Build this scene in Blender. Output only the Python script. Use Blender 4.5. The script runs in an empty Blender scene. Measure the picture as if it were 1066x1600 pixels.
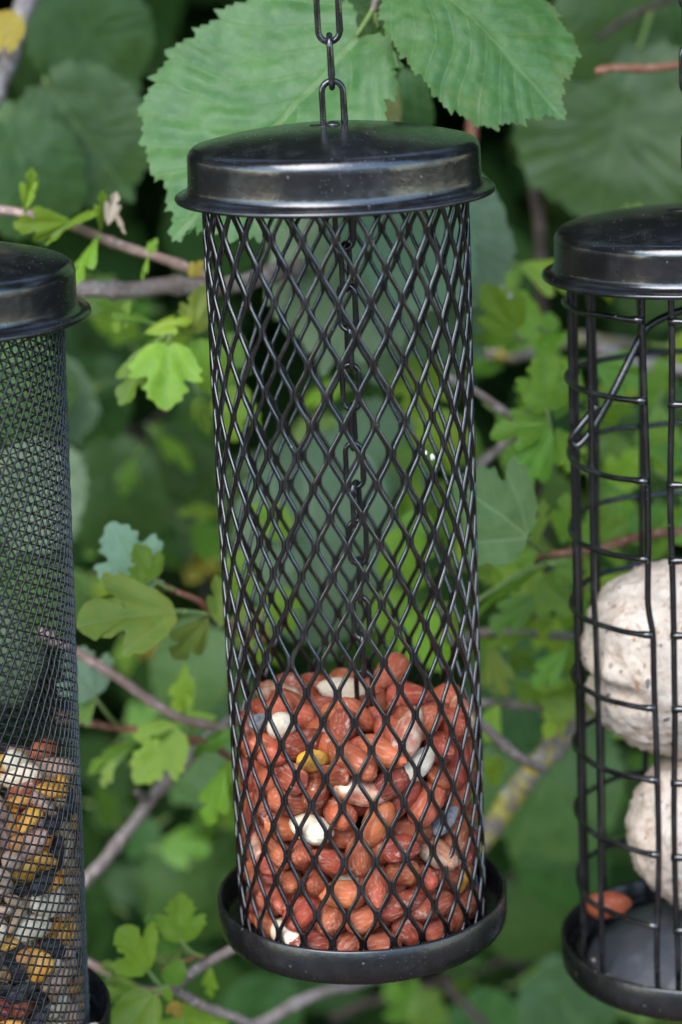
import bpy, bmesh, math, random
from math import sin, cos, pi, radians
from mathutils import Vector, Matrix, noise

# ------------------------------------------------------------------ camera, sky, sun, exposure
SC = bpy.context.scene
COL = SC.collection
PITCH = radians(15.627)
FPX = 1600 * 55 / 23.6            # focal length in photograph pixels (1066 x 1600)
CAM = Vector((0, 0, 1.6))
FWD = Vector((0, cos(PITCH), -sin(PITCH)))
UPV = Vector((0, sin(PITCH), cos(PITCH)))

cd = bpy.data.cameras.new('camera')
cam = bpy.data.objects.new('camera', cd); COL.objects.link(cam)
cam.location = CAM
cam.rotation_euler = (pi / 2 - PITCH, 0, 0)
cd.sensor_fit = 'VERTICAL'; cd.sensor_height = 23.6; cd.sensor_width = 15.73; cd.lens = 55
cd.clip_start = 0.02; cd.clip_end = 2000
cd.dof.use_dof = True
cd.dof.focus_distance = 0.680
cd.dof.aperture_fstop = 5.3
cd.dof.aperture_blades = 7
SC.camera = cam

W = bpy.data.worlds.new('World'); SC.world = W; W.use_nodes = True
wn = W.node_tree.nodes; wn.clear()
sky = wn.new('ShaderNodeTexSky'); sky.sky_type = 'NISHITA'; sky.sun_disc = False
SUN_EL, SUN_AZ = radians(46), radians(208)          # from behind and left of the camera
sky.sun_elevation = SUN_EL; sky.sun_rotation = SUN_AZ
sky.air_density = 1.3; sky.dust_density = .6; sky.ozone_density = 1.8
bg = wn.new('ShaderNodeBackground'); bg.inputs['Strength'].default_value = 0.15
wo = wn.new('ShaderNodeOutputWorld')
W.node_tree.links.new(sky.outputs[0], bg.inputs[0]); W.node_tree.links.new(bg.outputs[0], wo.inputs[0])

sl = bpy.data.lights.new('sun', 'SUN'); sl.energy = .9; sl.angle = radians(45); sl.color = (1.0, 0.95, 0.91)
so = bpy.data.objects.new('sun', sl); COL.objects.link(so)
sd = Vector((sin(SUN_AZ) * cos(SUN_EL), cos(SUN_AZ) * cos(SUN_EL), sin(SUN_EL)))
so.rotation_euler = sd.to_track_quat('Z', 'Y').to_euler(); so.location = (-2, -3, 6)

vs = SC.view_settings
SC.display_settings.display_device = 'sRGB'
vs.view_transform = 'Standard'; vs.look = 'None'; vs.exposure = 2.15; vs.gamma = 1.0; vs.use_curve_mapping = False
SC.render.engine = 'CYCLES'
SC.cycles.use_denoising = True
SC.cycles.max_bounces = 8; SC.cycles.diffuse_bounces = 4; SC.cycles.glossy_bounces = 4
SC.cycles.transmission_bounces = 4; SC.cycles.transparent_max_bounces = 8
SC.cycles.caustics_reflective = False; SC.cycles.caustics_refractive = False

def at(px, py, y):
    """world point on the plane Y=y that stands at photograph pixel (px, py)"""
    d = FWD + Vector((1, 0, 0)) * ((px - 533) / FPX) + UPV * ((800 - py) / FPX)
    return CAM + d * (y / d.y)
def mpp(y):
    """metres per photograph pixel at depth y, near enough"""
    return y / cos(PITCH) / FPX

# ------------------------------------------------------------------ helpers
def tag(o, label=None, cat=None, group=None, kind=None):
    if label: o['label'] = label
    if cat: o['category'] = cat
    if group: o['group'] = group
    if kind: o['kind'] = kind
    return o
def empty(name, loc=(0, 0, 0), rot=(0, 0, 0)):
    o = bpy.data.objects.new(name, None); COL.objects.link(o)
    o.location = loc; o.rotation_euler = rot; o.empty_display_size = .01
    return o
def link(name, me, mat, parent=None, loc=None, rot=None, scale=None):
    o = bpy.data.objects.new(name, me); COL.objects.link(o)
    if mat is not None:
        if len(me.materials) == 0: me.materials.append(mat)
        elif me.materials[0] != mat:
            o.material_slots[0].link = 'OBJECT'; o.material_slots[0].material = mat
    if parent: o.parent = parent
    if loc is not None: o.location = loc
    if rot is not None: o.rotation_euler = rot
    if scale is not None: o.scale = scale
    return o
def mesh(name, V, F, smooth=True):
    me = bpy.data.meshes.new(name); me.from_pydata([tuple(v) for v in V], [], F)
    if smooth: me.polygons.foreach_set('use_smooth', [True] * len(F))
    me.update(); return me
class MB:
    def __init__(s): s.V = []; s.F = []
    def tube(s, pts, rad, n=8, closed=False, caps=True, up=None):
        """swept tube; rad = number or list"""
        m = len(pts); pts = [Vector(p) for p in pts]
        if not isinstance(rad, (list, tuple)): rad = [rad] * m
        b = len(s.V); nrm = None
        for i in range(m):
            if closed: t = pts[(i + 1) % m] - pts[i - 1]
            else: t = pts[min(i + 1, m - 1)] - pts[max(i - 1, 0)]
            t.normalize()
            if nrm is None:
                h = up or (Vector((0, 0, 1)) if abs(t.z) < .9 else Vector((1, 0, 0)))
                nrm = (h - t * h.dot(t)).normalized()
            else:
                nrm = nrm - t * nrm.dot(t)
                nrm.normalize()
            bi = t.cross(nrm)
            for k in range(n):
                a = 2 * pi * k / n
                s.V.append(pts[i] + (nrm * cos(a) + bi * sin(a)) * rad[i])
        for i in range(m if closed else m - 1):
            j = (i + 1) % m
            for k in range(n):
                l = (k + 1) % n
                s.F.append((b + i * n + k, b + i * n + l, b + j * n + l, b + j * n + k))
        if caps and not closed:
            s.F.append(tuple(b + k for k in range(n))[::-1]); s.F.append(tuple(b + (m - 1) * n + k for k in range(n)))
    def lathe(s, prof, n=96):
        """prof: list of (r, z), open profile; r=0 ends collapse"""
        b = len(s.V); idx = []
        for r, z in prof:
            if r < 1e-6: idx.append([len(s.V)] * n); s.V.append(Vector((0, 0, z)))
            else:
                idx.append(list(range(len(s.V), len(s.V) + n)))
                for k in range(n): s.V.append(Vector((r * cos(2 * pi * k / n), r * sin(2 * pi * k / n), z)))
        for i in range(len(prof) - 1):
            A, B = idx[i], idx[i + 1]
            for k in range(n):
                l = (k + 1) % n; f = []
                for v in (A[k], A[l], B[l], B[k]):
                    if v not in f: f.append(v)
                if len(f) > 2: s.F.append(tuple(f))
    def mesh(s, name, smooth=True): return mesh(name, s.V, s.F, smooth)
    def build(s, name, mat, parent=None, smooth=True): return link(name, s.mesh(name, smooth), mat, parent)
def spline(pts, per=8):
    """Catmull-Rom through pts"""
    P = [Vector(p) for p in pts]
    if len(P) < 3: return [P[0].lerp(P[-1], i / per) for i in range(per + 1)]
    P = [P[0] * 2 - P[1]] + P + [P[-1] * 2 - P[-2]]
    out = []
    for i in range(1, len(P) - 2):
        a, b, c, d = P[i - 1:i + 3]
        for k in range(per):
            t = k / per
            out.append(.5 * ((2 * b) + (c - a) * t + (2 * a - 5 * b + 4 * c - d) * t * t + (-a + 3 * b - 3 * c + d) * t ** 3))
    out.append(P[-2]); return out

# ------------------------------------------------------------------ material helpers
class NT:
    def __init__(s, name):
        s.m = bpy.data.materials.new(name); s.m.use_nodes = True
        s.t = s.m.node_tree; s.t.nodes.clear()
        s.out = s.n('ShaderNodeOutputMaterial')
    def n(s, typ, **kw):
        nd = s.t.nodes.new(typ)
        for k, v in kw.items(): setattr(nd, k, v)
        return nd
    def l(s, a, b): s.t.links.new(a, b)
    def setin(s, nd, key, v):
        if hasattr(v, 'is_linked') or isinstance(v, bpy.types.NodeSocket): s.l(v, nd.inputs[key])
        else: nd.inputs[key].default_value = v
    def math(s, op, a, b=None, c=None, clamp=False):
        nd = s.n('ShaderNodeMath', operation=op); nd.use_clamp = clamp
        for i, v in enumerate((a, b, c)):
            if v is not None: s.setin(nd, i, v)
        return nd.outputs[0]
    def ramp(s, x, a, b, lo=0., hi=1.):
        nd = s.n('ShaderNodeMapRange'); nd.clamp = True; nd.interpolation_type = 'SMOOTHSTEP'
        s.setin(nd, 0, x); s.setin(nd, 1, a); s.setin(nd, 2, b); s.setin(nd, 3, lo); s.setin(nd, 4, hi)
        return nd.outputs[0]
    def mix(s, f, a, b):
        nd = s.n('ShaderNodeMix', data_type='RGBA')
        s.setin(nd, 0, f)
        for key, v in ((6, a), (7, b)):
            if isinstance(v, tuple): nd.inputs[key].default_value = (*v, 1) if len(v) == 3 else v
            else: s.l(v, nd.inputs[key])
        return nd.outputs[2]
    def noise(s, scale, detail=4, rough=.5, vec=None, dist=0., out=0):
        nd = s.n('ShaderNodeTexNoise'); nd.inputs['Scale'].default_value = scale; nd.inputs['Detail'].default_value = detail
        nd.inputs['Roughness'].default_value = rough; nd.inputs['Distortion'].default_value = dist
        if vec is not None: s.l(vec, nd.inputs['Vector'])
        return nd.outputs[out]
    def vor(s, scale, vec=None, out='Distance', feature='F1'):
        nd = s.n('ShaderNodeTexVoronoi', feature=feature); nd.inputs['Scale'].default_value = scale
        if vec is not None: s.l(vec, nd.inputs['Vector'])
        return nd
    def coord(s, kind='Object'): return s.n('ShaderNodeTexCoord').outputs[kind]
    def rand(s): return s.n('ShaderNodeObjectInfo').outputs['Random']
    def mapping(s, vec, scale=(1, 1, 1), loc=None):
        nd = s.n('ShaderNodeMapping'); s.l(vec, nd.inputs[0]); nd.inputs['Scale'].default_value = scale
        if loc is not None: s.l(loc, nd.inputs['Location'])
        return nd.outputs[0]
    def bump(s, h, strength=.3, dist=.001):
        nd = s.n('ShaderNodeBump'); nd.inputs['Strength'].default_value = strength; nd.inputs['Distance'].default_value = dist
        s.l(h, nd.inputs['Height']); return nd.outputs[0]
    def pbsdf(s, color, rough=.5, spec=.5, normal=None, coat=0., metallic=0., sss=0., ior=1.5):
        p = s.n('ShaderNodeBsdfPrincipled')
        if isinstance(color, tuple): p.inputs['Base Color'].default_value = (*color, 1)
        else: s.l(color, p.inputs['Base Color'])
        s.setin(p, 'Roughness', rough); s.setin(p, 'Specular IOR Level', spec)
        p.inputs['Coat Weight'].default_value = coat; p.inputs['Coat Roughness'].default_value = .15
        p.inputs['Metallic'].default_value = metallic; p.inputs['IOR'].default_value = ior
        if sss:
            p.inputs['Subsurface Weight'].default_value = sss; p.inputs['Subsurface Radius'].default_value = (1, .5, .3); p.inputs['Subsurface Scale'].default_value = .0015
        if normal is not None: s.l(normal, p.inputs['Normal'])
        return p
    def done(s, shader): s.l(shader.outputs[0] if hasattr(shader, 'outputs') else shader, s.out.inputs[0]); return s.m

def m_black(name, base=(.007, .0065, .007), rough=.24, speck=.35, dusty=.0, ior=1.75):
    """black stove-enamelled steel with rain specks and a little dust"""
    t = NT(name); co = t.coord()
    v = t.vor(420, co); vr = t.n('ShaderNodeSeparateColor'); t.l(v.outputs['Color'], vr.inputs[0])
    s1 = t.math('MULTIPLY', t.ramp(v.outputs['Distance'], .10, .22, 1, 0), t.ramp(vr.outputs[0], 1 - speck * .35, 1 - speck * .35 + .03))
    v2 = t.vor(1500, co); vr2 = t.n('ShaderNodeSeparateColor'); t.l(v2.outputs['Color'], vr2.inputs[0])
    s2 = t.math('MULTIPLY', t.ramp(v2.outputs['Distance'], .15, .3, 1, 0), t.ramp(vr2.outputs[1], 1 - speck * .5, 1 - speck * .5 + .03))
    cl = t.ramp(t.noise(60, 3, .6, co), .42, .68)
    specks = t.math('MAXIMUM', t.math('MULTIPLY', s1, .22), t.math('MULTIPLY', t.math('MULTIPLY', s2, cl), .35), clamp=True)
    dust = t.math('MULTIPLY', t.ramp(t.noise(140, 5, .65, co), .45, .8), dusty)
    c = t.mix(t.math('MAXIMUM', specks, dust, clamp=True), base, (.30, .29, .28))
    r = t.math('ADD', t.math('MULTIPLY', t.noise(90, 4, .6, co), .16), rough - .06)
    r = t.math('ADD', r, t.math('MULTIPLY', t.math('ADD', specks, dust), .5))
    nb = t.bump(t.math('ADD', t.noise(500, 3, .5, co), t.math('MULTIPLY', s1, 2.)), .12, .0006)
    return t.done(t.pbsdf(c, r, .5, nb, ior=ior))
M = {}
M['lid'] = m_black('black_lid_enamel', rough=.20, speck=.42, dusty=.07)
M['wire'] = m_black('black_mesh_enamel', base=(.004, .0035, .0035), rough=.19, speck=.2, dusty=.08)
M['tray'] = m_black('black_tray_enamel', base=(.006, .0055, .0055), rough=.25, speck=.35, dusty=.04, ior=1.6)
M['residue'] = m_black('grey_dusty_steel', base=(.034, .036, .044), rough=.48, speck=.6, dusty=.14)
M['fine'] = m_black('black_fine_mesh_enamel', base=(.006, .0055, .006), rough=.28, speck=.05, dusty=.03, ior=1.55)

EDGE = .6
def m_leaf(name, ca, cb, veinc, kind, edge=None, spots=.2, transl=.28, rough=.42, old=0.):
    """two-sided leaf: UV holds leaf coordinates (x base to tip 0..1, y across, 0.5 on the midrib)"""
    t = NT(name); uv = t.n('ShaderNodeUVMap'); uv.uv_map = 'leaf'
    sp = t.n('ShaderNodeSeparateXYZ'); t.l(uv.outputs[0], sp.inputs[0])
    x = sp.outputs[0]; y = t.math('ABSOLUTE', t.math('SUBTRACT', sp.outputs[1], .5))
    rnd = t.rand()
    off = t.n('ShaderNodeCombineXYZ'); t.l(t.math('MULTIPLY', rnd, 37.), off.inputs[0]); t.l(t.math('MULTIPLY', rnd, 91.), off.inputs[1])
    co = t.mapping(uv.outputs[0], (1, 1, 1), off.outputs[0])
    mid = t.ramp(y, .004, .016, 1, 0)
    if kind == 'hazel':
        wp = t.math('ADD', t.math('MULTIPLY', t.math('SINE', t.math('ADD', t.math('MULTIPLY', x, 9.), t.math('MULTIPLY', y, 5.))), .2), t.math('MULTIPLY', t.math('SINE', t.math('ADD', t.math('MULTIPLY', y, 13.), 2.)), .16))
        ph = t.math('ADD', t.math('MULTIPLY', t.math('SUBTRACT', x, t.math('MULTIPLY', y, .8)), 8.), wp)
        fr = t.math('ABSOLUTE', t.math('SUBTRACT', t.math('FRACT', ph), .5))
        sec = t.math('MULTIPLY', t.ramp(fr, .43, .5), .8)
        ph2 = t.math('MULTIPLY', t.math('ADD', x, t.math('MULTIPLY', y, 1.2)), 46.)
        fr2 = t.math('ABSOLUTE', t.math('SUBTRACT', t.math('FRACT', t.math('ADD', ph2, t.math('MULTIPLY', t.noise(14, 2, .5, co), 2.))), .5))
        ter = t.math('MULTIPLY', t.ramp(fr2, .36, .5), .22)
    else:
        ang = t.math('ARCTAN2', y, t.math('ADD', x, .015)); rr = t.math('SQRT', t.math('ADD', t.math('MULTIPLY', x, x), t.math('MULTIPLY', y, y)))
        d = t.math('MULTIPLY', t.math('ABSOLUTE', t.math('SUBTRACT', ang, .56)), rr)
        sec = t.math('MULTIPLY', t.ramp(d, .003, .018, 1, 0), .8)
        ph2 = t.math('MULTIPLY', t.math('SUBTRACT', x, t.math('MULTIPLY', y, 1.3)), 7.)
        fr2 = t.math('ABSOLUTE', t.math('SUBTRACT', t.math('FRACT', ph2), .5))
        ter = t.math('MULTIPLY', t.ramp(fr2, .42, .5), .3)
    vein = t.math('MAXIMUM', t.math('MAXIMUM', mid, sec), ter, clamp=True)
    c = t.mix(t.ramp(t.noise(7, 7, .7, co), .32, .68), ca, cb)
    c = t.mix(t.math('MULTIPLY', t.ramp(t.noise(38, 5, .7, co), .5, .72), .35), c, veinc)
    hsv = t.n('ShaderNodeHueSaturation')
    t.l(t.math('ADD', t.math('MULTIPLY', t.math('FRACT', t.math('MULTIPLY', rnd, 7.3)), .035), .4825), hsv.inputs['Hue'])
    t.l(t.math('ADD', t.math('MULTIPLY', rnd, .5), .78), hsv.inputs['Value']); t.l(c, hsv.inputs['Color'])
    c = hsv.outputs[0]
    if edge:
        at_ = t.n('ShaderNodeAttribute'); at_.attribute_name = 'rim'
        e = t.ramp(t.math('ADD', at_.outputs['Fac'], t.math('MULTIPLY', t.noise(6, 4, .6, co), .5)), 1.16, 1.42)
        c = t.mix(t.math('MULTIPLY', e, EDGE), c, edge)
    c = t.mix(t.math('MULTIPLY', vein, .55), c, veinc)
    if spots:
        sn = t.ramp(t.noise(26, 3, .6, co), .66, .76)
        c = t.mix(t.math('MULTIPLY', sn, spots), c, (.30, .22, .10))
    if old:
        on = t.ramp(t.noise(3.2, 4, .65, co), .52, .68)
        c = t.mix(t.math('MULTIPLY', on, old), c, (.42, .30, .12))
    h = t.math('ADD', t.math('MULTIPLY', vein, -1.), t.math('MULTIPLY', t.noise(60, 4, .6, co), .8))
    nb = t.bump(h, .35, .0006)
    p = t.pbsdf(c, t.math('ADD', t.math('MULTIPLY', t.noise(12, 3, .5, co), .2), rough - .1), .42, nb)
    tr = t.n('ShaderNodeBsdfTranslucent')
    tc = t.n('ShaderNodeHueSaturation'); tc.inputs['Saturation'].default_value = 1.15; tc.inputs['Value'].default_value = 1.3; tc.inputs['Hue'].default_value = .485
    t.l(c, tc.inputs['Color']); t.l(tc.outputs[0], tr.inputs[0])
    ms = t.n('ShaderNodeMixShader'); ms.inputs[0].default_value = transl
    t.l(p.outputs[0], ms.inputs[1]); t.l(tr.outputs[0], ms.inputs[2])
    return t.done(ms)
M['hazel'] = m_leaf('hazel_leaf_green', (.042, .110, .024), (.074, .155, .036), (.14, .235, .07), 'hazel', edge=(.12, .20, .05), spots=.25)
M['hazel_pale'] = m_leaf('hazel_leaf_brightened', (.20, .31, .165), (.25, .35, .195), (.29, .39, .23), 'hazel', spots=.15, transl=.4)  # lighter copy of the hazel green, brightness put into leaves behind mesh
M['hazel_worn'] = m_leaf('hazel_leaf_worn', (.036, .102, .022), (.066, .144, .034), (.13, .22, .07), 'hazel', edge=(.16, .18, .05), spots=.3, old=.10)
M['hazel_shaded'] = m_leaf('hazel_leaf_shaded', (.030, .080, .013), (.050, .112, .020), (.07, .14, .03), 'hazel', spots=.3)  # darkened copy of the hazel green, shade of the gaps in its colour
M['currant'] = m_leaf('currant_leaf_green', (.190, .340, .022), (.250, .385, .028), (.24, .38, .11), 'currant', edge=(.30, .33, .03), spots=.12, transl=.35)
M['currant_mid'] = m_leaf('currant_leaf_mid_green', (.115, .240, .020), (.165, .290, .024), (.16, .30, .10), 'currant', edge=(.16, .24, .03), spots=.12, transl=.35)
M['currant_old'] = m_leaf('currant_leaf_turning', (.17, .28, .045), (.25, .31, .045), (.36, .42, .15), 'currant', edge=(.42, .30, .03), spots=.5, transl=.35)
M['currant_pale'] = m_leaf('currant_leaf_glaucous', (.20, .33, .19), (.26, .38, .23), (.32, .44, .28), 'currant', edge=(.30, .38, .22), spots=.1, transl=.2)
M['currant_soft'] = m_leaf('currant_leaf_soft_green', (.20, .33, .11), (.25, .38, .13), (.38, .50, .24), 'currant', spots=.1, transl=.4)
M['currant_yellow'] = m_leaf('currant_leaf_yellow', (.42, .30, .035), (.50, .36, .05), (.5, .4, .12), 'currant', spots=.5, transl=.35)
M['hazel_olive'] = m_leaf('hazel_leaf_olive', (.15, .19, .06), (.19, .20, .07), (.22, .25, .10), 'hazel', spots=.4)

def m_bark(name, ca, cb, lichen=0., rough=.75):
    t = NT(name); co = t.coord()
    c = t.mix(t.ramp(t.noise(160, 5, .65, co), .3, .7), ca, cb)
    c = t.mix(t.math('MULTIPLY', t.ramp(t.noise(420, 2, .5, co), .58, .66), .5), c, tuple(min(1, v * 1.9 + .05) for v in cb))
    if lichen:
        l1 = t.ramp(t.noise(70, 6, .75, co), .60 - lichen * .10, .66 - lichen * .10)
        lc = t.mix(t.ramp(t.noise(300, 3, .6, co), .4, .6), (.38, .30, .03), (.45, .40, .10))
        c = t.mix(l1, c, lc)
        g = t.ramp(t.noise(75, 3, .6, co), .62, .68); c = t.mix(t.math('MULTIPLY', g, .8), c, (.36, .38, .36))
    nb = t.bump(t.noise(380, 5, .65, co), .6, .0012)
    return t.done(t.pbsdf(c, rough, .3, nb))
M['bark_grey'] = m_bark('grey_brown_bark', (.16, .12, .10), (.27, .22, .20))
M['bark_red'] = m_bark('reddish_twig_bark', (.17, .06, .035), (.26, .12, .07))
M['bark_pink'] = m_bark('pinkish_twig_bark', (.30, .19, .15), (.38, .26, .22))
M['bark_dark'] = m_bark('dark_stem_bark', (.035, .025, .018), (.06, .042, .032))
M['bark_lichen'] = m_bark('lichened_bark', (.17, .13, .10), (.27, .23, .20), lichen=1.)
M['bark_lichen_some'] = m_bark('partly_lichened_bark', (.22, .18, .16), (.34, .29, .29), lichen=.35)
M['petiole'] = m_bark('green_leaf_stalk', (.16, .24, .06), (.22, .30, .09), rough=.5)
M['dry'] = m_bark('dry_bract', (.45, .33, .22), (.62, .50, .38), rough=.8)

def m_nut(name, ca, cb, cc, scuff=.75, rough=.56, streak=.38, paleskin=(.55, .36, .27)):
    t = NT(name); co = t.coord(); rnd = t.rand()
    off = t.n('ShaderNodeCombineXYZ'); t.l(t.math('MULTIPLY', rnd, 3.7), off.inputs[0]); t.l(t.math('MULTIPLY', rnd, 1.9), off.inputs[2])
    v = t.mapping(co, (1, 1, 1), off.outputs[0]); vst = t.mapping(co, (.22, 1, 1), off.outputs[0])
    c = t.mix(t.ramp(t.math('FRACT', t.math('MULTIPLY', rnd, 13.7)), .1, .9), ca, cb)
    c = t.mix(t.ramp(t.noise(170, 4, .6, v), .38, .72), c, cc)
    hv = t.n('ShaderNodeHueSaturation'); t.l(c, hv.inputs['Color'])
    t.l(t.ramp(t.math('FRACT', t.math('MULTIPLY', rnd, 29.3)), 0, 1, .72, 1.18), hv.inputs['Value'])
    t.l(t.ramp(t.math('FRACT', t.math('MULTIPLY', rnd, 53.1)), 0, 1, .494, .506), hv.inputs['Hue']); c = hv.outputs[0]
    st = t.ramp(t.noise(1300, 3, .6, vst), .5, .68); c = t.mix(t.math('MULTIPLY', st, streak), c, paleskin)
    sc_ = t.ramp(t.noise(210, 5, .7, v), .60, .70); c = t.mix(t.math('MULTIPLY', sc_, scuff), c, (.62, .47, .38))
    dk = t.ramp(t.noise(260, 3, .6, v), .27, .38, 1, 0); c = t.mix(t.math('MULTIPLY', dk, .4), c, (.10, .035, .025))
    nb = t.bump(t.math('ADD', t.noise(900, 4, .65, vst), t.math('MULTIPLY', t.noise(300, 3, .5, v), 1.5)), .75, .0006)
    return t.done(t.pbsdf(c, t.math('ADD', t.math('MULTIPLY', t.noise(300, 3, .5, v), .25), rough - .06), .25, nb))
M['nut'] = m_nut('red_peanut_skin', (.27, .047, .021), (.41, .104, .036), (.33, .068, .033))
M['nut_peeled'] = m_nut('peeled_peanut_cream', (.72, .60, .42), (.78, .68, .50), (.66, .52, .34), scuff=.25, streak=.15, paleskin=(.8, .72, .58))
M['nut_half'] = m_nut('half_peeled_peanut', (.36, .10, .05), (.42, .13, .06), (.70, .56, .38), scuff=.9)
M['corn'] = m_nut('maize_yellow', (.66, .27, .02), (.74, .36, .05), (.76, .43, .12), scuff=.25, rough=.35, streak=.1, paleskin=(.8, .6, .3))
M['corn_deep'] = m_nut('maize_orange', (.60, .20, .02), (.66, .26, .03), (.72, .34, .08), scuff=.3, rough=.35, streak=.1, paleskin=(.8, .5, .25))
M['sunflower'] = m_nut('sunflower_husk', (.018, .017, .020), (.05, .05, .055), (.03, .03, .035), scuff=.1, rough=.5, streak=.5, paleskin=(.20, .19, .19))
M['milo'] = m_nut('red_milo', (.46, .17, .05), (.58, .28, .10), (.52, .24, .08), scuff=.3, rough=.4, streak=.1)
M['wheat'] = m_nut('pale_wheat', (.40, .26, .13), (.55, .40, .24), (.46, .31, .17), scuff=.3)
M['nut_bit'] = m_nut('pale_pink_nut', (.48, .29, .20), (.62, .47, .34), (.54, .35, .25), scuff=.5)

def m_fat():
    t = NT('suet_with_seeds'); co = t.coord()
    c = t.mix(t.ramp(t.noise(90, 6, .7, co), .35, .7), (.60, .48, .37), (.77, .67, .55))
    c = t.mix(t.math('MULTIPLY', t.ramp(t.noise(190, 6, .75, co, .8), .50, .66), .8), c, (.44, .31, .22))
    c = t.mix(t.math('MULTIPLY', t.ramp(t.noise(420, 3, .6, co), .60, .68), .6), c, (.30, .20, .14))
    for sc_, th, col in ((220, .95, (.45, .20, .08)), (260, .965, (.06, .06, .08)), (330, .93, (.48, .28, .16)), (420, .92, (.25, .18, .15))):
        v = t.vor(sc_, t.mapping(co, (1, 1.5, .7))); s = t.n('ShaderNodeSeparateColor'); t.l(v.outputs['Color'], s.inputs[0])
        f = t.math('MULTIPLY', t.ramp(s.outputs[0], th, th + .01), t.ramp(v.outputs['Distance'], .28, .36, 1, 0)); c = t.mix(t.math('MULTIPLY', f, .85), c, col)
    nb = t.bump(t.noise(300, 7, .75, co, .6), .6, .0016)
    return t.done(t.pbsdf(c, .6, .35, nb))
M['fat'] = m_fat()
def m_plain(name, ca, cb, scale=200, rough=.6, spec=.4):
    t = NT(name); co = t.coord()
    return t.done(t.pbsdf(t.mix(t.ramp(t.noise(scale, 5, .6, co), .35, .65), ca, cb), rough, spec, t.bump(t.noise(scale * 3, 4, .6, co), .4, .0006)))
M['dropping'] = m_plain('chalky_white_speck', (.5, .48, .43), (.7, .68, .62), 900)
M['grey_chip'] = m_plain('grey_husk', (.12, .12, .125), (.28, .28, .28), 500)
M['pale_chip'] = m_plain('pale_crumb', (.45, .38, .28), (.60, .52, .42), 500)
M['orange_chip'] = m_plain('orange_seed_chip', (.55, .24, .10), (.62, .32, .16), 500)
M['navy_chip'] = m_plain('dark_seed_chip', (.03, .03, .045), (.10, .10, .13), 500)

def m_ground():
    t = NT('trodden_earth_and_bark'); co = t.coord()
    c = t.mix(t.ramp(t.noise(1.2, 8, .7, co), .35, .65), (.10, .065, .042), (.16, .115, .085))
    c = t.mix(t.math('MULTIPLY', t.ramp(t.noise(35, 6, .7, co), .5, .62), .6), c, (.07, .045, .03))
    return t.done(t.pbsdf(c, .9, .2, t.bump(t.noise(60, 6, .7, co), .8, .02)))
M['ground'] = m_ground()
def m_paving():
    t = NT('weathered_paving'); co = t.coord()
    c = t.mix(t.ramp(t.noise(.5, 3, .5, co), .42, .58), (.10, .09, .095), (.13, .075, .048))
    c = t.mix(t.math('MULTIPLY', t.ramp(t.noise(9, 6, .7, co), .45, .65), .4), c, (.06, .05, .045))
    return t.done(t.pbsdf(c, .85, .3, t.bump(t.noise(40, 6, .7, co), .5, .01)))
M['paving'] = m_paving()
def m_hedge():
    t = NT('hedge_leaf_mass'); at_ = t.n('ShaderNodeAttribute'); at_.attribute_name = 'tint'
    f = at_.outputs['Fac']
    c = t.mix(f, (.014, .042, .005), (.045, .092, .010))  # greens kept low: shade inside the hedge is put into them
    c = t.mix(t.ramp(f, .95, .98), c, (.12, .18, .03))
    c = t.mix(t.math('MULTIPLY', t.noise(90, 4, .6, t.coord()), .5), c, (.030, .085, .030))
    p = t.pbsdf(c, .6, .12)
    tr = t.n('ShaderNodeBsdfTranslucent'); t.l(c, tr.inputs[0]); ms = t.n('ShaderNodeMixShader'); ms.inputs[0].default_value = .2
    t.l(p.outputs[0], ms.inputs[1]); t.l(tr.outputs[0], ms.inputs[2]); return t.done(ms)
M['hedge'] = m_hedge()

# ------------------------------------------------------------------ ground
g = mesh('ground', [(-300, -300, 0), (300, -300, 0), (300, 300, 0), (-300, 300, 0)], [(0, 1, 2, 3)], False)
tag(link('ground', g, M['ground']), 'brown trodden earth under the hedge', None, None, 'structure')

g = mesh('paving', [(-7, -13, .004), (7, -13, .004), (7, .25, .004), (-7, .25, .004)], [(0, 1, 2, 3)], False)
tag(link('paving', g, M['paving']), 'grey and brown garden paving in front of the hedge', None, None, 'structure')
# ------------------------------------------------------------------ leaf shapes
def dense(pts, n):
    P = spline([(x, y, 0) for x, y in pts], 10)
    d = [0]
    for a, b in zip(P, P[1:]): d.append(d[-1] + (b - a).length)
    out = []; j = 0
    for i in range(n + 1):
        s = d[-1] * i / n
        while j < len(d) - 2 and d[j + 1] < s: j += 1
        u = (s - d[j]) / max(1e-9, d[j + 1] - d[j]); out.append(P[j].lerp(P[j + 1], u))
    return out
HAZEL = [(.02, 0), (-.03, .09), (-.015, .21), (.06, .32), (.18, .41), (.33, .465), (.48, .485), (.62, .475), (.75, .44), (.85, .375), (.915, .28), (.95, .18), (.98, .10), (1.02, .05), (1.09, 0)]
CURR = [
    [(0, 0), (.02, .10), (.10, .22), (.22, .31), (.34, .41), (.44, .47), (.53, .45), (.58, .50), (.64, .44), (.63, .33), (.57, .21), (.66, .20), (.74, .27), (.82, .21), (.88, .23), (.93, .14), (.97, .11), (1.0, .04), (1.0, 0)],
    [(0, 0), (.0, .14), (.07, .28), (.18, .38), (.30, .44), (.38, .52), (.46, .48), (.54, .50), (.57, .40), (.52, .28), (.60, .25), (.70, .32), (.76, .24), (.85, .24), (.89, .14), (.96, .10), (1.0, .03), (1.0, 0)],
    [(0, 0), (.05, .06), (.16, .14), (.30, .23), (.46, .31), (.58, .37), (.68, .33), (.68, .24), (.63, .14), (.72, .14), (.82, .21), (.90, .17), (.93, .10), (.98, .08), (1.0, .03), (1.0, 0)]]
OVAL = [(0, 0), (.04, .10), (.14, .20), (.3, .27), (.5, .29), (.68, .26), (.82, .18), (.92, .09), (1, 0)]
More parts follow.
